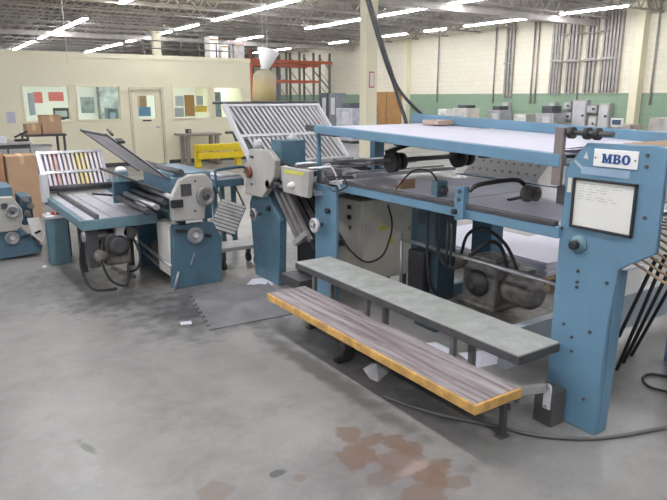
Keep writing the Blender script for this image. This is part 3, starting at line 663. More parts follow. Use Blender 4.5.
# upright flat bracket with wheel shaft at the operator end
fb = MB().box(2.775, 2.80, 2.02, 2.075, 1.30, 1.60).build('flat_bracket', mat('brown grey steel', (.20, .17, .165), .5, .2), fd, .003)
MB().cyl((2.80, 2.05, 1.575), (2.80, 1.76, 1.575), .013, n=10).build('wheel_shaft', DGREY, fb)
for y in (1.99, 1.90, 1.845): MB().cyl((2.80, y - .012, 1.573), (2.80, y + .012, 1.573), .03, n=16).build('shaft_wheel', BLACK, fb)
MB().box(2.80, 2.84, 2.00, 2.05, 1.20, 1.30).build('bracket_block', DGREY, fd)
# gear motor, bed, push rod, cables below
MB().box(3.20, 3.90, 2.50, 3.4, .20, .25).build('motor_bed', GREASE, fd)
gm = MB().box(3.30, 3.58, 2.86, 3.18, .27, .58).box(3.34, 3.54, 2.90, 3.14, .58, .62).box(3.27, 3.61, 2.84, 3.20, .25, .29).build('gear_motor', GREASE, fd, .02)
MB().lathe((3.44, 2.86, .42), (0, -1, 0), [(0, .09), (.05, .12), (.06, .115), (.22, .115), (.26, .09), (.28, .05)], 24).build('motor_drum', GREASE, gm)
MB().lathe((3.30, 3.02, .43), (-1, 0, 0), [(0, .10), (.02, .10), (.03, .08), (.05, .075), (.05, .03), (.07, .03)], 24).build('gear_cover', DGREY, gm)
MB().box(3.37, 3.49, 2.66, 2.78, .52, .59).build('terminal_box', GREASE, gm, .008)
MB().cyl((3.0, 2.0, .69), (3.0, 3.55, .70), .014, n=10).build('push_rod', STEEL, fd)
cable([(2.90, 3.05, 1.02), (2.92, 3.07, .78), (2.95, 3.03, .64), (3.0, 2.93, .62), (3.08, 2.85, .74), (3.15, 2.80, .80), (3.22, 2.76, .76), (3.3, 2.75, .58)], .014).build('motor_cable', BLACK, fd)
cable([(3.30, 3.2, .62), (3.2, 3.05, .80), (3.2, 2.9, .87), (3.25, 2.75, .78), (3.35, 2.72, .6)], .012).build('motor_cable', BLACK, fd)
cable([(2.86, 3.1, 1.02), (2.88, 3.12, .7), (2.95, 3.15, .45), (3.1, 3.2, .3)], .010).build('motor_cable', BLACK, fd)
for y in (2.96, 3.0): MB().cyl((2.95, y, .62), (2.95, y, 1.03), .008, n=8).build('drop_rod', DGREY, fd)
# drum and belts at the operator end
DY, DZ, DR = 1.25, 1.185, .345
MB().lathe((2.93, DY, DZ), (1, 0, 0), [(0, .05), (0, .2), (1.08, .2), (1.08, .05)], 40).build('dark_inner_drum', DGREY, fd)  # inner drum added so the gaps between the belts look dark
for a in (95, 45, 0, -45, -90): MB().cyl((2.88, DY - math.cos(math.radians(a)) * (DR - .03), DZ + math.sin(math.radians(a)) * (DR - .03)), (4.05, DY - math.cos(math.radians(a)) * (DR - .03), DZ + math.sin(math.radians(a)) * (DR - .03)), .026, n=12).build('guide_roller', DGREY, fd)
def belt_path():
    pts = [V((0, 1.86, zt(1.86) + .062)), V((0, 1.6, DZ + DR + .002))]
    for i in range(15):
        a = math.pi / 2 + math.pi * i / 14
        pts.append(V((0, DY + math.cos(a) * DR * -1 * -1, DZ + math.sin(a) * DR)))
    return pts + [V((0, 1.42, DZ - DR + .025)), V((0, 1.62, DZ - DR + .10)), V((0, 1.80, 1.02)), V((0, 1.95, 1.03))]
bpth = belt_path()
for i in range(14):
    x = 2.885 + i * .083; m = MB(); w_ = .020; T = .006; k = len(bpth); vs = []; fs = []
    for j, q in enumerate(bpth):
        d = (bpth[min(j + 1, k - 1)] - bpth[max(j - 1, 0)]).normalized(); nn = V((0, d.z, -d.y)) * -1
        for sx, st in ((0, 0), (w_, 0), (w_, T), (0, T)): vs.append(q + V((x + sx, 0, 0)) + nn * st)
    for j in range(k - 1):
        for e in range(4): fs.append((j * 4 + e, j * 4 + (e + 1) % 4, j * 4 + 4 + (e + 1) % 4, j * 4 + 4 + e))
    fs += [(3, 2, 1, 0), tuple((k - 1) * 4 + e for e in range(4))]
    m.add(vs, fs).build('belt', BELT, fd)
for i, (a, b_) in enumerate([((3.66, 2.10, 0.0), (3.58, 1.84, .85)), ((3.80, 2.14, 0.0), (3.72, 1.84, .85)), ((3.96, 2.18, 0), (3.88, 1.84, .85)), ((3.50, 2.02, .30), (3.44, 1.82, .85))]):
    MB().cyl(a, b_, .012, n=8).build('tension_rod', BLACK, fd)
MB().box(2.87, 5.2, 2.36, 2.43, .10, .36).build('base_beam', mat('blue grey paint', (.32, .37, .41), .5, 0, .12, 5), fd, .004)
# sheet just going round the drum, under the belts
m = MB(); q = [(2.16, zt(2.16) + .004), (1.95, zt(1.95) + .045), (1.6, DZ + DR - .01)] + [(DY + math.cos(a) * (DR - .012), DZ + math.sin(a) * (DR - .012)) for a in [math.pi / 2 + math.radians(12 * i) for i in range(11)]]
vs = []; fs = []
for y, z in q: vs += [V((2.88, y, z)), V((4.0, y, z)), V((4.0, y, z + .002)), V((2.88, y, z + .002))]
for j in range(len(q) - 1):
    for e in range(4): fs.append((j * 4 + e, j * 4 + (e + 1) % 4, j * 4 + 4 + (e + 1) % 4, j * 4 + 4 + e))
tag(m.add(vs, fs, True).build('paper_sheet', PAPER), 'white paper sheet curving over the drum under the tan belts', 'paper')
# paper on the feed board
for a, b_, d, lab in [(3.45, 4.40, -.018, 'long white paper sheet on the upper feed board, end beside the fold plate'), (2.75, 3.62, -.012, 'long white paper sheet in the middle of the upper feed board'), (2.02, 2.92, -.006, 'long white paper sheet on the upper feed board, end beside the belts')]:
    n = 8; m = MB(); m.prism([(2.84, a, zt(a) + d), (3.99, a, zt(a) + d), (3.99, b_, zt(b_) + d), (2.84, b_, zt(b_) + d)], (0, 0, .005))
    tag(m.build('paper_sheet', PAPER), lab, 'paper', 'sheets on the upper feed board')
wb = tag(MB().box(3.78, 3.97, 4.02, 4.22, zt(4.1) - .004, zt(4.1) + .035).build('wooden_block', mat('grey brown block', (.40, .30, .25), .6), None, .004), 'small brown block lying on paper at the far rail', 'block')
for a, b_, x0, x1, lab in [(2.05, 2.95, 2.86, 3.5, 'white paper sheet on the lower feed table, nearest the clipboard notice'), (3.0, 3.75, 2.9, 3.9, 'white paper sheet on the lower feed table, under the black suction wheels')]:
    tag(MB().box(x0, x1, a, b_, 1.0755, 1.079).build('paper_sheet', PAPERS), lab, 'paper')
p = az(405, 189, 1.0755)
tag(MB().box(p.x - .06, p.x + .08, p.y - .02, p.y + .0, 1.0755, 1.15).box(p.x - .06, p.x + .08, p.y, p.y + .14, 1.0755, 1.085).build('cardboard_scrap', CARD), 'folded brown cardboard scrap on the lower feed table', 'cardboard')
# pallet with paper piles behind
t = thing('wooden_pallet', (5.2, 4.4, 0), 'pallet on the floor behind the feeder carrying paper piles', 'pallet')
PW = mat('pallet wood', (.30, .22, .14), .7, 0, .2, 8)
for i in range(9): MB().box(4.66, 5.80, 3.45 + i * .235, 3.58 + i * .235, .10, .12).build('deck_board', PW, t)
for x in (4.66, 5.19, 5.72): MB().box(x, x + .08, 3.45, 5.46, 0, .10).build('stringer', PW, t)
def pile(x0, x1, y0_, y1_, z0, z1, lab, n=9):
    t = thing('paper_pile', ((x0 + x1) / 2, (y0_ + y1_) / 2, z0), lab, 'paper pile'); random.seed(int(x0 * 100)); h = (z1 - z0) / n
    for i in range(n):
        dx = random.uniform(-.012, .012); dy = random.uniform(-.012, .012)
        MB().box(x0 + dx, x1 + dx, y0_ + dy, y1_ + dy, z0 + h * i, z0 + h * (i + 1)).build('ream', PAPER, t)
pile(4.72, 5.72, 3.5, 4.35, .12, .26, 'higher white paper pile on the pallet behind the feeder, nearer the clipboard end')
pile(4.72, 5.72, 4.45, 5.4, .12, .20, 'white paper pile on the pallet behind the feeder, farther one')
t = thing('paper_carton', (4.16, 2.43, .36), 'white paper carton on the base beam behind the black tension rods', 'carton')
MB().box(4.02, 4.30, 2.36, 2.50, .36, .55).build('body', WHITE, t, .004); MB().box(4.015, 4.305, 2.355, 2.505, .55, .565).build('lid', PAPERS, t)
# electrical cabinet
ec = thing('control_cabinet', (3.45, 4.45, 0), 'beige electrical cabinet with yellow warning triangles under the feeder', 'cabinet')
CAB = mat('beige cabinet', (.64, .61, .53), .5, 0, .04, 4, dirt=(.36, .34, .3), damt=.5)
MB().box(3.15, 3.74, 4.27, 4.62, .14, .87).build('body', CAB, ec, .006)
MB().box(3.17, 3.72, 4.255, 4.27, .16, .85).build('door', CAB, ec, .004)
for x in (3.2, 3.69):
    for y in (4.32, 4.57): MB().box(x - .025, x + .025, y - .025, y + .025, 0, .14).build('leg', DGREY, ec)
for px_, py_, s in [(383, 226, .05), (390, 239, .045)]:
    p = ay(px_, py_, 4.255); MB().prism([(p.x - s, 4.253, p.z - s * .8), (p.x + s, 4.253, p.z - s * .8), (p.x, 4.253, p.z + s)], (0, .002, 0)).build('warning_triangle', STICK, ec)
for py_ in (207, 217): p = ax(350, py_, 3.15); MB().box(3.13, 3.15, p.y - .02, p.y + .02, p.z - .018, p.z + .018).build('switch', BLACK, ec, .003)
p = ax(350, 228, 3.15); MB().prism([(3.148, p.y + .03, p.z + .02), (3.148, p.y - .03, p.z + .02), (3.148, p.y, p.z - .03)], (.002, 0, 0)).build('pictogram', DGREY, ec)
MB().lathe((3.70, 4.255, .58), (0, -1, 0), [(0, .02), (.015, .02), (.02, .01)], 14).build('lock', STEEL, ec)
cable([ay(340, 235, 4.2), ay(350, 250, 4.15), ay(366, 262, 4.1), ay(382, 256, 4.1), ay(390, 238, 4.12), ay(392, 222, 4.2), ay(388, 205, 4.2)], .008).build('cabinet_cable', BLACK, ec)

# ================================================================== STEP BENCH, PLANK
bt = thing('step_bench', (2.56, 3.0, 0), 'long low grey topped steel bench along the feeder', 'bench')
MB().box(2.405, 2.73, 1.90, 4.12, .455, .48).build('bench_top', FABR, bt, .006)
MB().box(2.40, 2.42, 1.895, 4.125, .425, .472).box(2.42, 2.73, 1.895, 1.915, .425, .472).build('edge_lip', DGREY, bt, .003)
for y in (2.45, 3.3, 4.0): MB().box(2.50, 2.53, y, y + .035, 0, .455).box(2.66, 2.70, y, y + .035, 0, .455).box(2.46, 2.70, y, y + .035, .40, .455).build('leg', mat('leg grey', (.2, .2, .2), .5), bt, .003)
MB().box(2.53, 2.57, 2.06, 4.03, .06, .09).build('stretcher', DGREY, bt)
# plank
pm = bpy.data.materials.new('worn plank top'); pm.use_nodes = True
nt = pm.node_tree; N = nt.nodes; L = nt.links; b = N['Principled BSDF']; b.inputs['Roughness'].default_value = .6
geo = N.new('ShaderNodeNewGeometry'); mp = N.new('ShaderNodeMapping'); mp.inputs['Scale'].default_value = (24, 1.6, 1); L.new(geo.outputs['Position'], mp.inputs[0])
f1 = ramp(noise(1, 6, .6, mp.outputs[0]), .38, .62); c = mixc(f1, (.15, .12, .125), (.34, .31, .325))
mp2 = N.new('ShaderNodeMapping'); mp2.inputs['Scale'].default_value = (9, .5, 1); L.new(geo.outputs['Position'], mp2.inputs[0])
c = mixc(ramp(noise(1, 5, .6, mp2.outputs[0]), .55, .68), c, (.46, .435, .43)); c = mixc(math2('MULTIPLY', ramp(noise(30, 5, .7), .6, .72), .5), c, (.13, .11, .10))
L.new(c, b.inputs['Base Color'])
pk = thing('step_plank', (2.27, 3.0, 0), 'long worn wooden plank step with yellow edges in front of the bench', 'step')
XA, XB, YA, YB = 2.085, 2.425, 1.88, 4.02
MB().box(XA + .018, XB, YA + .018, YB, .262, .302).build('plank_top', pm, pk, .003)
MB().box(XA, XA + .018, YA, YB, .250, .300).box(XA + .018, XB, YA, YA + .018, .250, .300).build('edge_strip', WOOD, pk, .003)
MB().box(XA + .05, XA + .09, YA + .1, YB - .1, .22, .262).box(XB - .09, XB - .05, YA + .1, YB - .1, .22, .262).build('underframe', DGREY, pk)
for y in (1.96, 3.0, 3.88): MB().box(XB - .05, XB - .02, y - .015, y + .015, 0.0, .262).box(XA + .12, XB - .02, y - .02, y + .02, .215, .262).box(XB - .07, XB, y - .025, y + .025, 0, .012).build('leg', DGREY, pk, .003)
MB().bar((2.42, 1.98, .235), (2.645, 1.905, .235), .025, .05).build('pivot_arm', GREY, pk, .004)
MB().bar((2.40, 2.05, .24), (2.62, 2.05, .12), .025, .06).build('pivot_arm', BLUE2, pk, .004)
# foot box with lever
fbx = thing('foot_pedal_box', (2.73, 1.93, 0), 'dark grey metal box with a pale lever at the foot of the blue plate', 'box')
MB().box(2.675, 2.79, 1.87, 1.99, 0, .20).build('case', mat('box grey', (.10, .095, .09), .5, .2, .1, 6), fbx, .006)
m = MB(); pts = []
for i in range(9): a = math.pi * i / 8; pts.append((2.668, 1.897 - .022 * math.cos(a), .235 + .022 * math.sin(a)))
m.prism([(2.668, 1.919, .11), (2.668, 1.875, .11)] + pts, (-.012, 0, 0)); m.build('lever', LGREY, fbx, .002)
MB().cyl((2.656, 1.897, .232), (2.65, 1.897, .232), .012, n=12).build('pivot_bolt', STEEL, fbx)
MB().cyl((2.656, 1.897, .128), (2.65, 1.897, .128), .007, n=12).build('pivot_bolt', STEEL, fbx)
# bits under the plank / bench
p = az(344, 361)
t = thing('black_caster', (p.x, p.y, 0), 'black caster foot lying under the plank step', 'caster')
MB().lathe((p.x + .03, p.y + .02, .055), (0, -1, 0), [(0, .055), (.035, .055), (.04, .045)], 20).build('wheel', BLACK, t)
MB().box(p.x - .02, p.x + .06, p.y - .035, p.y + .035, .10, .15).build('fork', DGREY, t, .005); MB().bar((p.x - .07, p.y, .015), (p.x + .02, p.y, .02), .05, .02).build('brake_tab', BLACK, t)
def scrap(pts, lab, h=.0, name='paper_scrap', m_=PAPER, z0=.001):
    q = [az(*p_) for p_ in pts]; c = sum(q, V((0, 0, 0))) / len(q); mb = MB(); n = len(q)
    vs = [v_ + V((0, 0, z0)) for v_ in q] + [c + V((0, 0, z0 + h + .004))]; vs += [v_ - V((0, 0, .0008)) for v_ in vs[:n]]
    fs = [(i, (i + 1) % n, n) for i in range(n)] + [tuple(n + 1 + i for i in range(n))[::-1]] + [(i, n + 1 + i, n + 1 + (i + 1) % n, (i + 1) % n) for i in range(n)]
    return tag(mb.add(vs, fs).build(name, m_), lab, 'paper')
scrap([(244, 288), (252, 279), (262, 278), (273, 282), (272, 287), (258, 286)], 'torn white paper on the floor at the folding unit base', .012)
scrap([(180, 322), (191, 321), (192, 324), (181, 325)], 'tiny white paper strip on the floor left of the dark mat')
scrap([(363, 369), (372, 363), (386, 364), (390, 371), (378, 382), (370, 379)], 'crumpled pale paper on the floor under the plank step', .05, m_=mat('grey crumple', (.46, .45, .46), .7, 0, .2, 10))
scrap([(412, 345), (436, 342), (452, 350), (440, 360), (424, 355)], 'grey white sheets lying on the floor under the bench', .01, m_=PAPERS)
scrap([(458, 353), (490, 350), (505, 362), (478, 368)], 'loose white sheet on the floor under the bench end', .01)
scrap([(42, 266), (46, 265), (47, 267), (43, 268)], 'tiny white scrap on the floor by the control pedestal')
# mat with toothed edge
mm_ = mat('dark floor mat', (.155, .155, .165), .6, 0, .25, 4, .1, dirt=(.26, .26, .27), dscale=3)
q = [az(190, 293), az(213, 330), az(300, 313), az(268, 283)]
mt = MB(); ed = []; n = 9
for i in range(n):
    a = q[0].lerp(q[1], i / n); b2 = q[0].lerp(q[1], (i + .5) / n); c2 = q[0].lerp(q[1], (i + .55) / n); d2 = q[0].lerp(q[1], (i + .95) / n)
    off = V((-.035, -.02, 0)); ed += [a, b2, c2 + off, d2 + off]
mt.prism([v_ + V((0, 0, .0005)) for v_ in ed + [q[1], q[2], q[3]]], (0, 0, .008))
tag(mt.build('floor_mat', mm_), 'dark rubber floor mat with a toothed edge before the folding units', 'mat')
# floor hose and loop of cable
tag(cable([az(x, y, .012) for x, y in [(384, 396), (405, 404), (430, 412), (465, 420), (500, 427), (530, 434), (565, 438), (600, 438), (635, 433), (667, 427), (700, 420)]], .011, 5).build('floor_hose', mat('grey hose', (.10, .10, .10), .5)), 'dark hose snaking along the floor past the blue plate', 'hose')
tag(cable([az(x, y, .011) for x, y in [(690, 380), (665, 376), (650, 374), (643, 378), (648, 386), (664, 391), (690, 396)]], .009, 6).build('cable_loop', BLACK), 'black cable loop on the floor at the right edge', 'cable')

# ================================================================== FOLDING UNIT 1 (between feeder and the second unit)
u1 = thing('folding_unit', (3.2, 5.0, 0), 'blue and grey folding unit joined to the feeder with a large slatted plate', 'machine')
def wheel(c, axis, r, name, parent, m_=STEEL, hub=DGREY):
    o = MB().lathe(c, axis, [(0, r * .85), (.004, r), (.028, r), (.032, r * .9), (.032, r * .62), (.02, r * .5)], 28).build(name, m_, parent)
    MB().lathe(V(c) + V(axis) * .02, axis, [(0, r * .35), (.03, r * .3), (.034, r * .2)], 16).build('hub', hub, o)
    MB().cyl(V(c), V(c) - V(axis) * .06, r * .3, n=12).build('axle', DGREY, o)
    return o
plA = [(5.48, 0), (5.56, .72), (5.50, .82), (5.17, .86), (4.95, .64), (4.99, 0)]
for x in (2.72, 3.86): MB().prism([(x, y, z) for y, z in plA], (.08, 0, 0)).build('side_plate', BLUE2, u1, .006)
for x in (2.78, 3.86): MB().box(x, x + .03, 4.11, 4.43, 0, 1.04).build('side_plate', BLUE, u1, .006)
hp = [ax(x, y, 2.66) for x, y in [(249, 149), (268, 150), (275, 160), (274, 178), (262, 198), (245, 194), (246, 166)]]
hs = MB().prism(hp, (.06, 0, 0)).build('gear_housing', CREAM, u1, .01)
wheel(ax(250, 172, 2.66), (-1, 0, 0), .055, 'dial', hs, RUST, RUST)
p = ax(252, 157, 2.66); MB().box(2.652, 2.66, p.y - .03, p.y + .03, p.z - .012, p.z + .012).build('label_plate', DGREY, hs)
p = ax(252, 184, 2.66); MB().cyl((2.66, p.y, p.z), (2.652, p.y, p.z), .012, n=12).build('bolt', DGREY, hs)
pn = MB().prism([ax(x, y, 2.64) for x, y in [(280, 166), (309, 171), (307, 198), (283, 192)]], (.05, 0, 0)).build('guard_panel', CREAM, u1, .006)
MB().prism([ax(x, y, 2.638) for x, y in [(284, 169.5), (303, 172.5), (303, 175.5), (284, 173)]], (.002, 0, 0)).build('yellow_label', STICK, pn)
p = ax(293, 185, 2.64); MB().lathe((2.64, p.y, p.z), (-1, 0, 0), [(0, .03), (.02, .026), (.05, .012)], 16).build('panel_knob', WHITE, pn)
MB().box(2.76, 3.90, 5.0, 5.45, .86, 1.05).build('body', DBLUE, u1, .01)
MB().prism([(2.92, 4.66, .05), (2.92, 4.66, .48), (2.92, 4.98, .78), (2.92, 4.98, .05)], (.86, 0, 0)).build('dark_wedge', BLACK, u1, .01)  # black wedge added to keep the gap under the fold plate dark
MB().box(2.74, 3.0, 4.93, 5.12, 1.12, 1.37).build('top_block', BLUE2, u1, .008)
for y in (4.95, 5.06): MB().cyl((2.66, y, .97), (2.8, y, .97), .04, n=18).build('roller_end', BLACK, u1)
for i, (y, z) in enumerate([(4.90, 1.06), (4.78, 1.03), (4.66, 1.05), (4.54, 1.03)]):
    MB().cyl((2.72, y, z), (3.88, y, z), .045, n=18).build('roller', [STEEL, GREASE][i % 2], u1)
MB().box(2.70, 3.86, 4.30, 4.95, .955, .985).build('transfer_table', STEEL, u1)
for z, y in ((1.15, 4.8), (1.19, 4.6), (1.17, 4.4)): MB().cyl((2.70, y, z), (3.88, y, z), .014, n=10).build('tie_rod', STEEL, u1)
for x in (2.74, 3.0, 3.3, 3.6): MB().bar((x, 4.35, 1.13), (x, 4.9, 1.16), .03, .04).build('hold_down_bar', [STEEL, BLACK][int(x * 10) % 2], u1)
wheel((2.62, 5.24, .665), (-1, 0, 0), .06, 'hand_wheel', u1); wheel((2.70, 4.28, .715), (-1, 0, 0), .062, 'hand_wheel', u1, LGREY, STEEL)
MB().lathe((2.72, 5.14, .73), (-1, 0, 0), [(0, .025), (.03, .025), (.035, .015)], 14).build('clamp_knob', BLACK, u1)
MB().lathe((2.78, 4.21, .84), (-1, 0, 0), [(0, .02), (.03, .025), (.035, .015)], 14).build('clamp_knob', BLACK, u1)
# lower slatted plate sloping down towards the feeder
def slat_plate(name, parent, x0, x1, a, b_, nb, w_, mats, frame=STEEL, backing=None, mid=(), colors=None, skew=0.):
    """bars running from line a to line b; a, b are (y, z); frame bars along X at the ends"""
    A = V((0, a[0], a[1])); Bv = V((0, b_[0], b_[1])); d = (Bv - A).normalized(); nrm = V((1, 0, 0)).cross(d).normalized()
    if nrm.z < 0: nrm = -nrm
    fr = MB()
    for t_ in (0, 1, *mid):
        q = A.lerp(Bv, t_); fr.bar(q + V((x0, 0, 0)), q + V((x1, 0, 0)), .035, .045, nrm)
    for x in (x0, x1): fr.bar(A + V((x, 0, 0)) - d * .02, Bv + V((x, 0, 0)) + d * .02, .035, .05, nrm)
    o = fr.build(name, frame, parent)
    if backing: 
        MB().hexa([A + V((x0, 0, 0)) - nrm * .03, A + V((x1, 0, 0)) - nrm * .03, Bv + V((x1, 0, 0)) - nrm * .03, Bv + V((x0, 0, 0)) - nrm * .03,
                   A + V((x0, 0, 0)) - nrm * .02, A + V((x1, 0, 0)) - nrm * .02, Bv + V((x1, 0, 0)) - nrm * .02, Bv + V((x0, 0, 0)) - nrm * .02]).build('backing', backing, o)
    for i in range(nb):
        x = x0 + (x1 - x0) * (i + .5) / nb
        MB().bar(A + V((min(x + skew, x1), 0, 0)) + nrm * .008, Bv + V((x, 0, 0)) + nrm * .008, w_, .012, nrm).build('bar', mats if not colors else colors[i % len(colors)], o)
    return o
slat_plate('lower_fold_plate', u1, 2.84, 3.82, (5.02, .90), (4.52, .46), 12, .055, mat('worn bars', (.25, .235, .235), .45, .3, .2, 8), DGREY, BLACK)
o_ = MB()
for k in range(3): o_.bar((2.755, 5.06 - k * .11, .90), (2.755, 4.66 - k * .10, .50 + .02 * k), .03, .045)
o_.build('plate_side_bars', mat('worn bars', (.3, .3, .3)), u1)
MB().bar((2.74, 4.70, .47), (2.74, 4.50, .60), .05, .05).build('plate_stop', GREY, u1, .004)
MB().box(2.72, 3.86, 4.6, 4.95, .05, .14).build('base_beam', DGREY, u1)
# big upper fold plate
slat_plate('upper_fold_plate', u1, 2.80, 3.97, (5.60, 1.07), (6.25, 1.65), 21, .029, BAR, LGREY, mat('shade plate', (.13, .13, .14), .5, .3), mid=(.48,), skew=.12)
for x in (2.82, 3.95): MB().bar((x, 5.45, .9), (x, 5.62, 1.1), .04, .06).build('plate_arm', GREY, u1)
MB().cyl((2.68, 6.27, 1.69), (4.0, 6.27, 1.69), .014, n=10).build('stop_rod', DGREY, u1)
MB().tube([ax(226, 132.5, 3.0), ax(233, 132.5, 3.0), ax(236, 140, 3.0), ax(250, 141, 3.0)], .016, 8).build('crank_handle', BLACK, u1)
MB().cyl((2.70, 5.3, 1.28), (2.70, 5.3, 1.36), .04, n=14).build('cap_nut', LGREY, u1)
MB().box(2.70, 3.9, 5.42, 5.58, 1.08, 1.13).build('plate_bearer', GREY, u1)
MB().lathe((2.9, 5.02, 1.37), (0, 0, 1), [(0, .04), (.02, .04), (.045, .02)], 14).build('cap_nut', LGREY, u1)

# ================================================================== FOLDING UNIT 2
u2 = thing('folding_unit', (2.1, 6.0, 0), 'blue folding unit with cream gear cover and slanted grey plate, second from left', 'machine')
fp = [ay(x, y, 5.44) for x, y in [(173, 287), (222, 279.5), (222, 237), (213, 222), (173, 226)]]
for v_ in fp[:2]: v_.z = 0
MB().prism(fp, (0, .07, 0)).build('side_plate', BLUE2, u2, .006)
MB().box(1.84, 2.36, 6.40, 6.47, 0, .62).build('side_plate', DBLUE, u2, .006)
MB().box(1.93, 2.30, 5.51, 6.40, .62, 1.07).build('body', BLUE2, u2, .01)
cvp = [ay(x, y, 5.36) for x, y in [(173, 222), (172, 198), (180, 180), (190, 175), (206, 174), (213, 182), (214, 200), (206, 206), (205, 219)]]
cv = MB().prism(cvp, (0, .08, 0)).build('gear_cover', CREAM, u2, .012)
p = ay(186, 190, 5.36); MB().box(p.x - .05, p.x + .05, 5.352, 5.36, p.z - .055, p.z + .055).build('label_plate', DGREY, cv, .002)
wheel(ay(205, 196, 5.36), (0, -1, 0), .088, 'hand_wheel', cv, mat('wheel grey', (.26, .255, .25), .45, .4), DGREY)
for q_ in ((195, 181), (195, 211)): p = ay(*q_, 5.36); MB().cyl((p.x, 5.36, p.z), (p.x, 5.352, p.z), .01, n=10).build('bolt', DGREY, cv)
p = ay(177, 203, 5.36); MB().box(p.x - .06, p.x + .05, 5.33, 5.36, p.z - .04, p.z + .03).build('shaft_slot', BLACK, cv, .004)
wheel(ay(195, 235, 5.44), (0, -1, 0), .08, 'hand_wheel', u2, STEEL, LGREY)
MB().bar(ay(176, 231, 5.43), ay(187, 231, 5.43), .02, .03).build('locking_lever', BLACK, u2); MB().bar(ay(203, 235, 5.43), ay(211, 236, 5.43), .02, .03).build('locking_lever', BLACK, u2)
p = ay(192, 258, 5.44); MB().bar(p + V((-.02, -.01, -.06)), p + V((.02, -.02, .05)), .012, .012).build('latch_handle', STEEL, u2)
MB().box(1.86, 1.98, 5.53, 5.86, .10, .60).build('chute_panel', mat('dusty cream', (.74, .72, .67), .6, 0, .1), u2, .01)
for z, x in ((.28, 1.84), (.16, 1.88)): MB().cyl((x, 5.45, z - .06), (x, 6.42, z), .016, n=10).build('tie_rod', STEEL, u2)
MB().box(1.92, 2.3, 5.9, 6.3, .05, .3).build('motor', GREASE, u2, .03)
MB().cyl((1.84, 5.40, 0), (1.90, 5.42, .17), .014, n=8).build('kick_lever', STEEL, u2)
# slanted plates
def slant(name, a0, a1, ya, yb, t_=.014, m_=GREY, rim=DGREY):
    d = V((a1[0] - a0[0], 0, a1[1] - a0[1])).normalized(); nn = V((-d.z, 0, d.x)) * t_
    P0 = V((a0[0], ya, a0[1])); P1 = V((a1[0], ya, a1[1])); Q0 = V((a0[0], yb, a0[1])); Q1 = V((a1[0], yb, a1[1]))
    o = MB().hexa([P0, P1, Q1, Q0, P0 + nn, P1 + nn, Q1 + nn, Q0 + nn]).build(name, m_, u2)
    MB().bar(P0 - d * .02, P1 + d * .02, .014, .016).bar(Q0 - d * .02, Q1 + d * .02, .014, .016).bar(P0, Q0, .02, .02).build('rim', rim, o)
    return o
slant('upper_fold_plate', (1.39, 1.43), (1.90, 1.02), 5.55, 6.48, m_=mat('plate grey', (.86, .84, .86), .6, 0, .06, 5))
slant('lower_fold_plate', (1.52, 1.06), (1.90, .88), 5.60, 6.4, m_=GREY)
MB().cyl((1.45, 5.6, 1.43), (1.45, 5.75, 1.47), .012, n=8).bar((1.50, 5.5, 1.37), (1.50, 5.62, 1.39), .05, .02).build('plate_clip', BLACK, u2)
for i in range(4): MB().cyl((1.66 + i * .075, 5.42, .76 + i * .035), (1.66 + i * .075, 6.42, .76 + i * .035), .028, n=14).build('roller', [DGREY, STEEL][i % 2], u2)
MB().box(1.62, 1.95, 6.40, 6.45, .70, .92).build('roller_bracket', BLUE2, u2, .01)
MB().box(1.9, 2.05, 5.44, 5.52, .86, 1.04).build('bearing_block', BLUE2, u2, .008); MB().cyl((1.97, 5.40, 1.09), (1.97, 6.4, 1.09), .03, n=12).build('top_shaft', DGREY, u2)

# ---- alignment table left of unit 2
rt = thing('alignment_table', (1.5, 6.5, 0), 'silver alignment table with a slatted coloured fold plate at its far end', 'table')
X0, X1, Y0, Y1, TZ = 1.15, 1.83, 5.72, 7.45, .68
MB().box(X0 + .05, X1, Y0 + .04, Y1, TZ - .03, TZ).build('table_top', ALU, rt, .004)
MB().box(X0, X1, Y0, Y0 + .05, TZ - .09, TZ + .0).box(X0, X0 + .05, Y0 + .05, Y1, TZ - .09, TZ - .01).build('edge_rail', TEAL, rt, .004)
MB().bar((1.29, Y0 + .02, TZ + .02), (1.29, Y1, TZ + .02), .035, .04).build('side_lay', DGREY, rt)
for x in (1.42, 1.58, 1.74): MB().bar((x, Y0 + .06, TZ + .004), (x, Y1 - .05, TZ + .004), .012, .008).build('transport_belt', mat('dull belt', (.40, .39, .42), .6), rt)
MB().bar((1.55, 7.0, TZ + .05), (1.72, 6.75, TZ + .05), .02, .02).build('stop_finger', BLACK, rt)
for x, y in ((1.30, 6.55), (1.78, 6.55), (1.30, 7.3), (1.78, 7.3)): MB().box(x - .03, x + .03, y - .03, y + .03, 0, TZ - .05).build('leg', DGREY, rt)
gmx = MB().box(1.36, 1.60, 5.85, 6.15, .20, .52).build('drive_motor', GREASE, rt, .03)
MB().lathe((1.36, 6.0, .34), (-1, 0, 0), [(0, .11), (.10, .11), (.13, .07)], 20).build('motor_cap', GREASE, gmx)
MB().lathe((1.48, 5.85, .40), (0, -1, 0), [(0, .09), (.03, .1), (.05, .1), (.05, .05)], 20).build('pulley', DGREY, gmx)
MB().box(1.25, 1.75, 5.9, 6.4, .54, .62).build('gear_tray', DGREY, rt, .01)
MB().box(1.20, 1.30, 5.80, 5.95, .22, .58).build('gear_case', DGREY, rt, .01)
MB().cyl((1.18, 5.9, .50), (1.40, 5.9, .50), .05, n=14).build('drive_shaft', STEEL, rt)
MB().lathe((1.30, 5.80, .33), (0, -1, 0), [(0, .06), (.04, .06), (.05, .03)], 18).build('pulley', GREASE, rt)
MB().bar((1.40, 5.80, .20), (1.62, 5.90, .05), .05, .03).build('drive_bracket', GREASE, rt)
MB().lathe((1.58, 5.84, .52), (0, -1, 0), [(0, .08), (.03, .08), (.04, .05)], 20).build('pulley', DGREY, rt)
MB().box(1.46, 1.56, 5.80, 5.9, .46, .60).build('switch_block', LGREY, rt, .006)
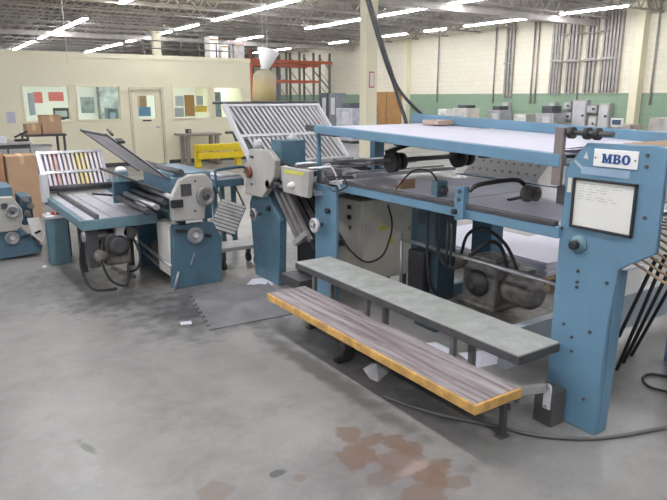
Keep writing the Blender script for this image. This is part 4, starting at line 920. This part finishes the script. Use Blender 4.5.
for pts in ([(1.34, 5.8, .5), (1.30, 5.76, .3), (1.36, 5.72, .1), (1.5, 5.72, .04), (1.56, 5.85, .2)], [(1.2, 6.0, .5), (1.14, 5.9, .25), (1.2, 5.8, .03), (1.4, 5.7, .02)], [(1.6, 5.84, .5), (1.66, 5.78, .3), (1.62, 5.8, .15), (1.5, 5.95, .1)]):
    cable(pts, .012).build('hanging_cable', BLACK, rt)
cols = [mat('slat %d' % i, c_, .5, 0, .1) for i, c_ in enumerate([(.62, .6, .68), (.62, .6, .68), (.60, .50, .52), (.55, .30, .26), (.62, .6, .68), (.60, .52, .50), (.62, .6, .68), (.62, .56, .40), (.66, .56, .22), (.64, .55, .25), (.62, .55, .4), (.62, .6, .68), (.6, .55, .55)])]
slat_plate('slatted_fold_plate', rt, 1.16, 1.85, (7.50, .72), (7.78, 1.12), 14, .026, None, STEEL, mat('slat backing', (.13, .11, .14), .5), mid=(.47,), colors=cols)
MB().cyl((1.12, 7.46, .76), (1.92, 7.46, .76), .03, n=12).build('front_roller', DGREY, rt)
for x in (1.16, 1.86): MB().bar((x, 7.42, .6), (x, 7.55, .8), .05, .05).build('plate_bracket', TEAL, rt)
MB().box(1.10, 1.18, 7.36, 7.44, .62, .93).build('side_post', LGREY, rt, .01)
sv = MB().box(1.90, 2.02, 7.25, 7.5, .70, .92).build('servo_box', TEAL, rt, .015)
MB().lathe((1.96, 7.35, .92), (0, 0, 1), [(0, .07), (.03, .06), (.05, .02)], 18).build('servo_cap', WHITE, sv)
# pedestal
pd = thing('control_pedestal', (1.16, 7.1, 0), 'narrow blue green control pedestal with buttons beside the alignment table', 'pedestal')
MB().box(1.06, 1.262, 6.98, 7.16, 0, .505).build('column', TEAL, pd, .006)
MB().box(1.05, 1.267, 6.96, 7.18, .505, .535).build('top_panel', LGREY, pd, .004)
for x, m_ in ((1.09, WHITE), (1.14, RED), (1.19, RED), (1.235, BLACK)): MB().cyl((x, 7.05, .535), (x, 7.05, .565), .018, n=12).build('push_button', m_, pd)
MB().box(1.055, 1.06, 7.0, 7.05, .02, .45).build('side_seam', DBLUE, pd)

# ================================================================== FOLDING UNIT 3 (left edge)
u3 = thing('folding_unit', (.75, 7.8, 0), 'blue folding unit with two grey hand wheels cut by the left edge', 'machine')
MB().prism([(.30, 7.50, 0), (1.05, 7.50, .04), (1.07, 7.50, .12), (.86, 7.50, .34), (.30, 7.50, .36)], (0, .55, 0)).build('base', BLUE2, u3, .008)
MB().prism([(.30, 7.44, .33), (.84, 7.44, .33), (.90, 7.44, .45), (.90, 7.44, .56), (.82, 7.44, .70), (.30, 7.44, .72)], (0, .10, 0)).build('gear_cover', CREAM, u3, .01)
MB().box(.30, .84, 7.54, 8.05, .36, .80).build('body', BLUE2, u3, .01)
wheel(V((.80, 7.44, .545)), (0, -1, 0), .07, 'hand_wheel', u3, STEEL, DGREY); wheel(V((.775, 7.50, .245)), (0, -1, 0), .075, 'hand_wheel', u3, STEEL, LGREY)
MB().bar((.86, 7.47, .24), (.95, 7.47, .27), .02, .02).build('lock_handle', BLACK, u3)
MB().box(.70, .76, 7.425, 7.44, .58, .64).build('label_plate', DGREY, u3)
ge = MB().box(.90, 1.02, 7.55, 7.95, .36, .68).build('roller_block', DBLUE, u3, .015)
for z, x in ((.66, .96), (.58, 1.0), (.5, .95)): MB().cyl((x, 7.48, z), (x, 7.56, z), .035, n=14).build('roller_end', GREASE, ge)
MB().prism([(.93, 7.40, .46), (1.05, 7.40, .46), (1.09, 7.40, .28), (1.06, 7.40, .16), (.96, 7.40, .27)], (0, .015, 0)).build('chute_guard', mat('dusty cream', (.5, .5, .5)), u3, .003)
MB().bar((.99, 7.39, .29), (1.05, 7.39, .31), .02, .02).build('guard_handle', BLACK, u3)
MB().box(1.0, 1.03, 7.415, 7.7, .14, .28).build('guard_bracket', DGREY, u3)

# ================================================================== DELIVERY between the units
dv = thing('delivery_conveyor', (2.95, 6.7, 0), 'small blue delivery conveyor with a tilted slatted rack between the folding units', 'conveyor')
MB().box(2.78, 3.12, 6.50, 7.10, .76, .84).build('conveyor_frame', BLUE2, dv, .006)
MB().box(2.80, 3.10, 6.52, 7.08, .84, .86).build('conveyor_bed', ALU, dv)
for i in range(7): MB().cyl((2.80, 6.56 + i * .08, .875), (3.10, 6.56 + i * .08, .875), .014, n=8).build('roller', STEEL, dv)
MB().tube(smooth_path([(2.78, 6.5, .70), (2.77, 6.5, .90), (2.80, 6.52, .95), (3.12, 6.52, .97), (3.14, 6.52, .9)]), .016, 8).build('guard_bar', DBLUE, dv)
for x, y in ((2.84, 6.72), (3.08, 6.72), (2.84, 7.05), (3.08, 7.05)): MB().box(x - .025, x + .025, y - .02, y + .02, 0, .76).build('leg', BLUE2, dv)
# tilted rack: bars across, two long stiles
A = ay(222, 200, 6.38); Bq = ay(245, 207, 6.38); Cq = ay(233, 236, 6.1); Dq = ay(208, 228, 6.1)
rk = MB()
for k in range(4):
    t_ = k / 3; rk.bar(A.lerp(Bq, t_), Dq.lerp(Cq, t_), .025, .02)
rk = rk.build('tilted_rack', DGREY, dv)
MB().prism([A + V((0, .02, 0)), Bq + V((0, .02, 0)), Cq + V((0, .02, 0)), Dq + V((0, .02, 0))], (0, .01, 0)).build('rack_back', GREASE, rk)
for i in range(9):
    t_ = (i + .3) / 9; MB().bar(A.lerp(Dq, t_) + V((0, -.02, .01)), Bq.lerp(Cq, t_) + V((0, -.02, .01)), .012, .028).build('rack_slat', mat('rack grey', (.80, .79, .78), .5), rk)
MB().cyl(A, (2.84, 6.7, .76), .012, n=8).cyl(Bq, (3.08, 6.7, .76), .012, n=8).build('rack_hinge', DGREY, rk)
dl_ = thing('low_dolly', (2.9, 5.9, 0), 'low grey dolly on casters behind the blue side plates', 'dolly')
p = az(222, 243, .22); 
MB().box(2.45, 2.98, 5.75, 6.05, .20, .24).build('deck', GREY, dl_, .005)
for x in (2.52, 2.9):
    for y in (5.8, 6.0): o = MB().box(x - .02, x + .02, y - .02, y + .02, .10, .20).build('caster', DGREY, dl_); MB().cyl((x - .015, y, .05), (x + .015, y, .05), .05, n=16).build('wheel', BLACK, o)

# ================================================================== HANGING JUG, HOSES
jy = 7.0; c0 = ay(264, 102, jy); top = ay(262, 70, jy)
jg = thing('plastic_jug', (c0.x, jy, c0.z), 'cloudy plastic jug of yellow liquid hung upside down from the ceiling', 'jug')
R = .145; H_ = top.z - c0.z
MB().lathe((c0.x, jy, c0.z), (.06, 0, 1), [(0, R * .9), (.015, R), (H_ * .82, R * .98), (H_ * .93, R * .8), (H_, R * .45)], 24).build('bottle', JUG, jg)
MB().lathe((c0.x, jy, c0.z + .012), (.06, 0, 1), [(0, R * .85), (.01, R * .96), (H_ * .55, R * .96)], 24).build('liquid', OIL, jg)
zf = c0.z + H_
MB().lathe((c0.x + .02, jy, zf), (.25, 0, 1), [(0, R * .4), (.03, R * .35), (.06, R * .45), (.235, R * .95), (.24, R * .9)], 20).build('funnel', WHITE, jg)
MB().cyl((c0.x + .06, jy, zf + .1), (c0.x + .06, jy, CZ - .05), .006, n=6).build('hang_cord', LGREY, jg)
HX = 4.3
tag(cable([ay(365, -8, 5.2), ay(376, 30, 5.15), ay(386, 62, 5.1), ay(394, 84, 5.1), ay(400, 104, 5.05), ay(405, 118, 5.0), ay(407, 128, 5.0)], .019, 5).build('overhead_hose', DGREY), 'dark hose slanting down from the ceiling past the near column to the feeder', 'hose')
tag(cable([ay(367, -8, 5.0), ay(379, 32, 4.95), ay(389, 64, 4.9), ay(397, 86, 4.9), ay(410, 103, 4.85), ay(424, 116, 4.8)], .016, 5).build('overhead_hose', DGREY), 'dark hose branching right from the slanting pair onto the far feeder rail', 'hose')

# ================================================================== WORLD, COLOUR MANAGEMENT
wd = bpy.data.worlds.new('world'); SC.world = wd; wd.use_nodes = True
bg = wd.node_tree.nodes['Background']; bg.inputs[0].default_value = (.92, .95, 1.0, 1); bg.inputs[1].default_value = .65
SC.view_settings.view_transform = 'Standard'; SC.view_settings.look = 'None'; SC.view_settings.gamma = 1
SC.view_settings.use_curve_mapping = False
SC.view_settings.exposure = 0.0
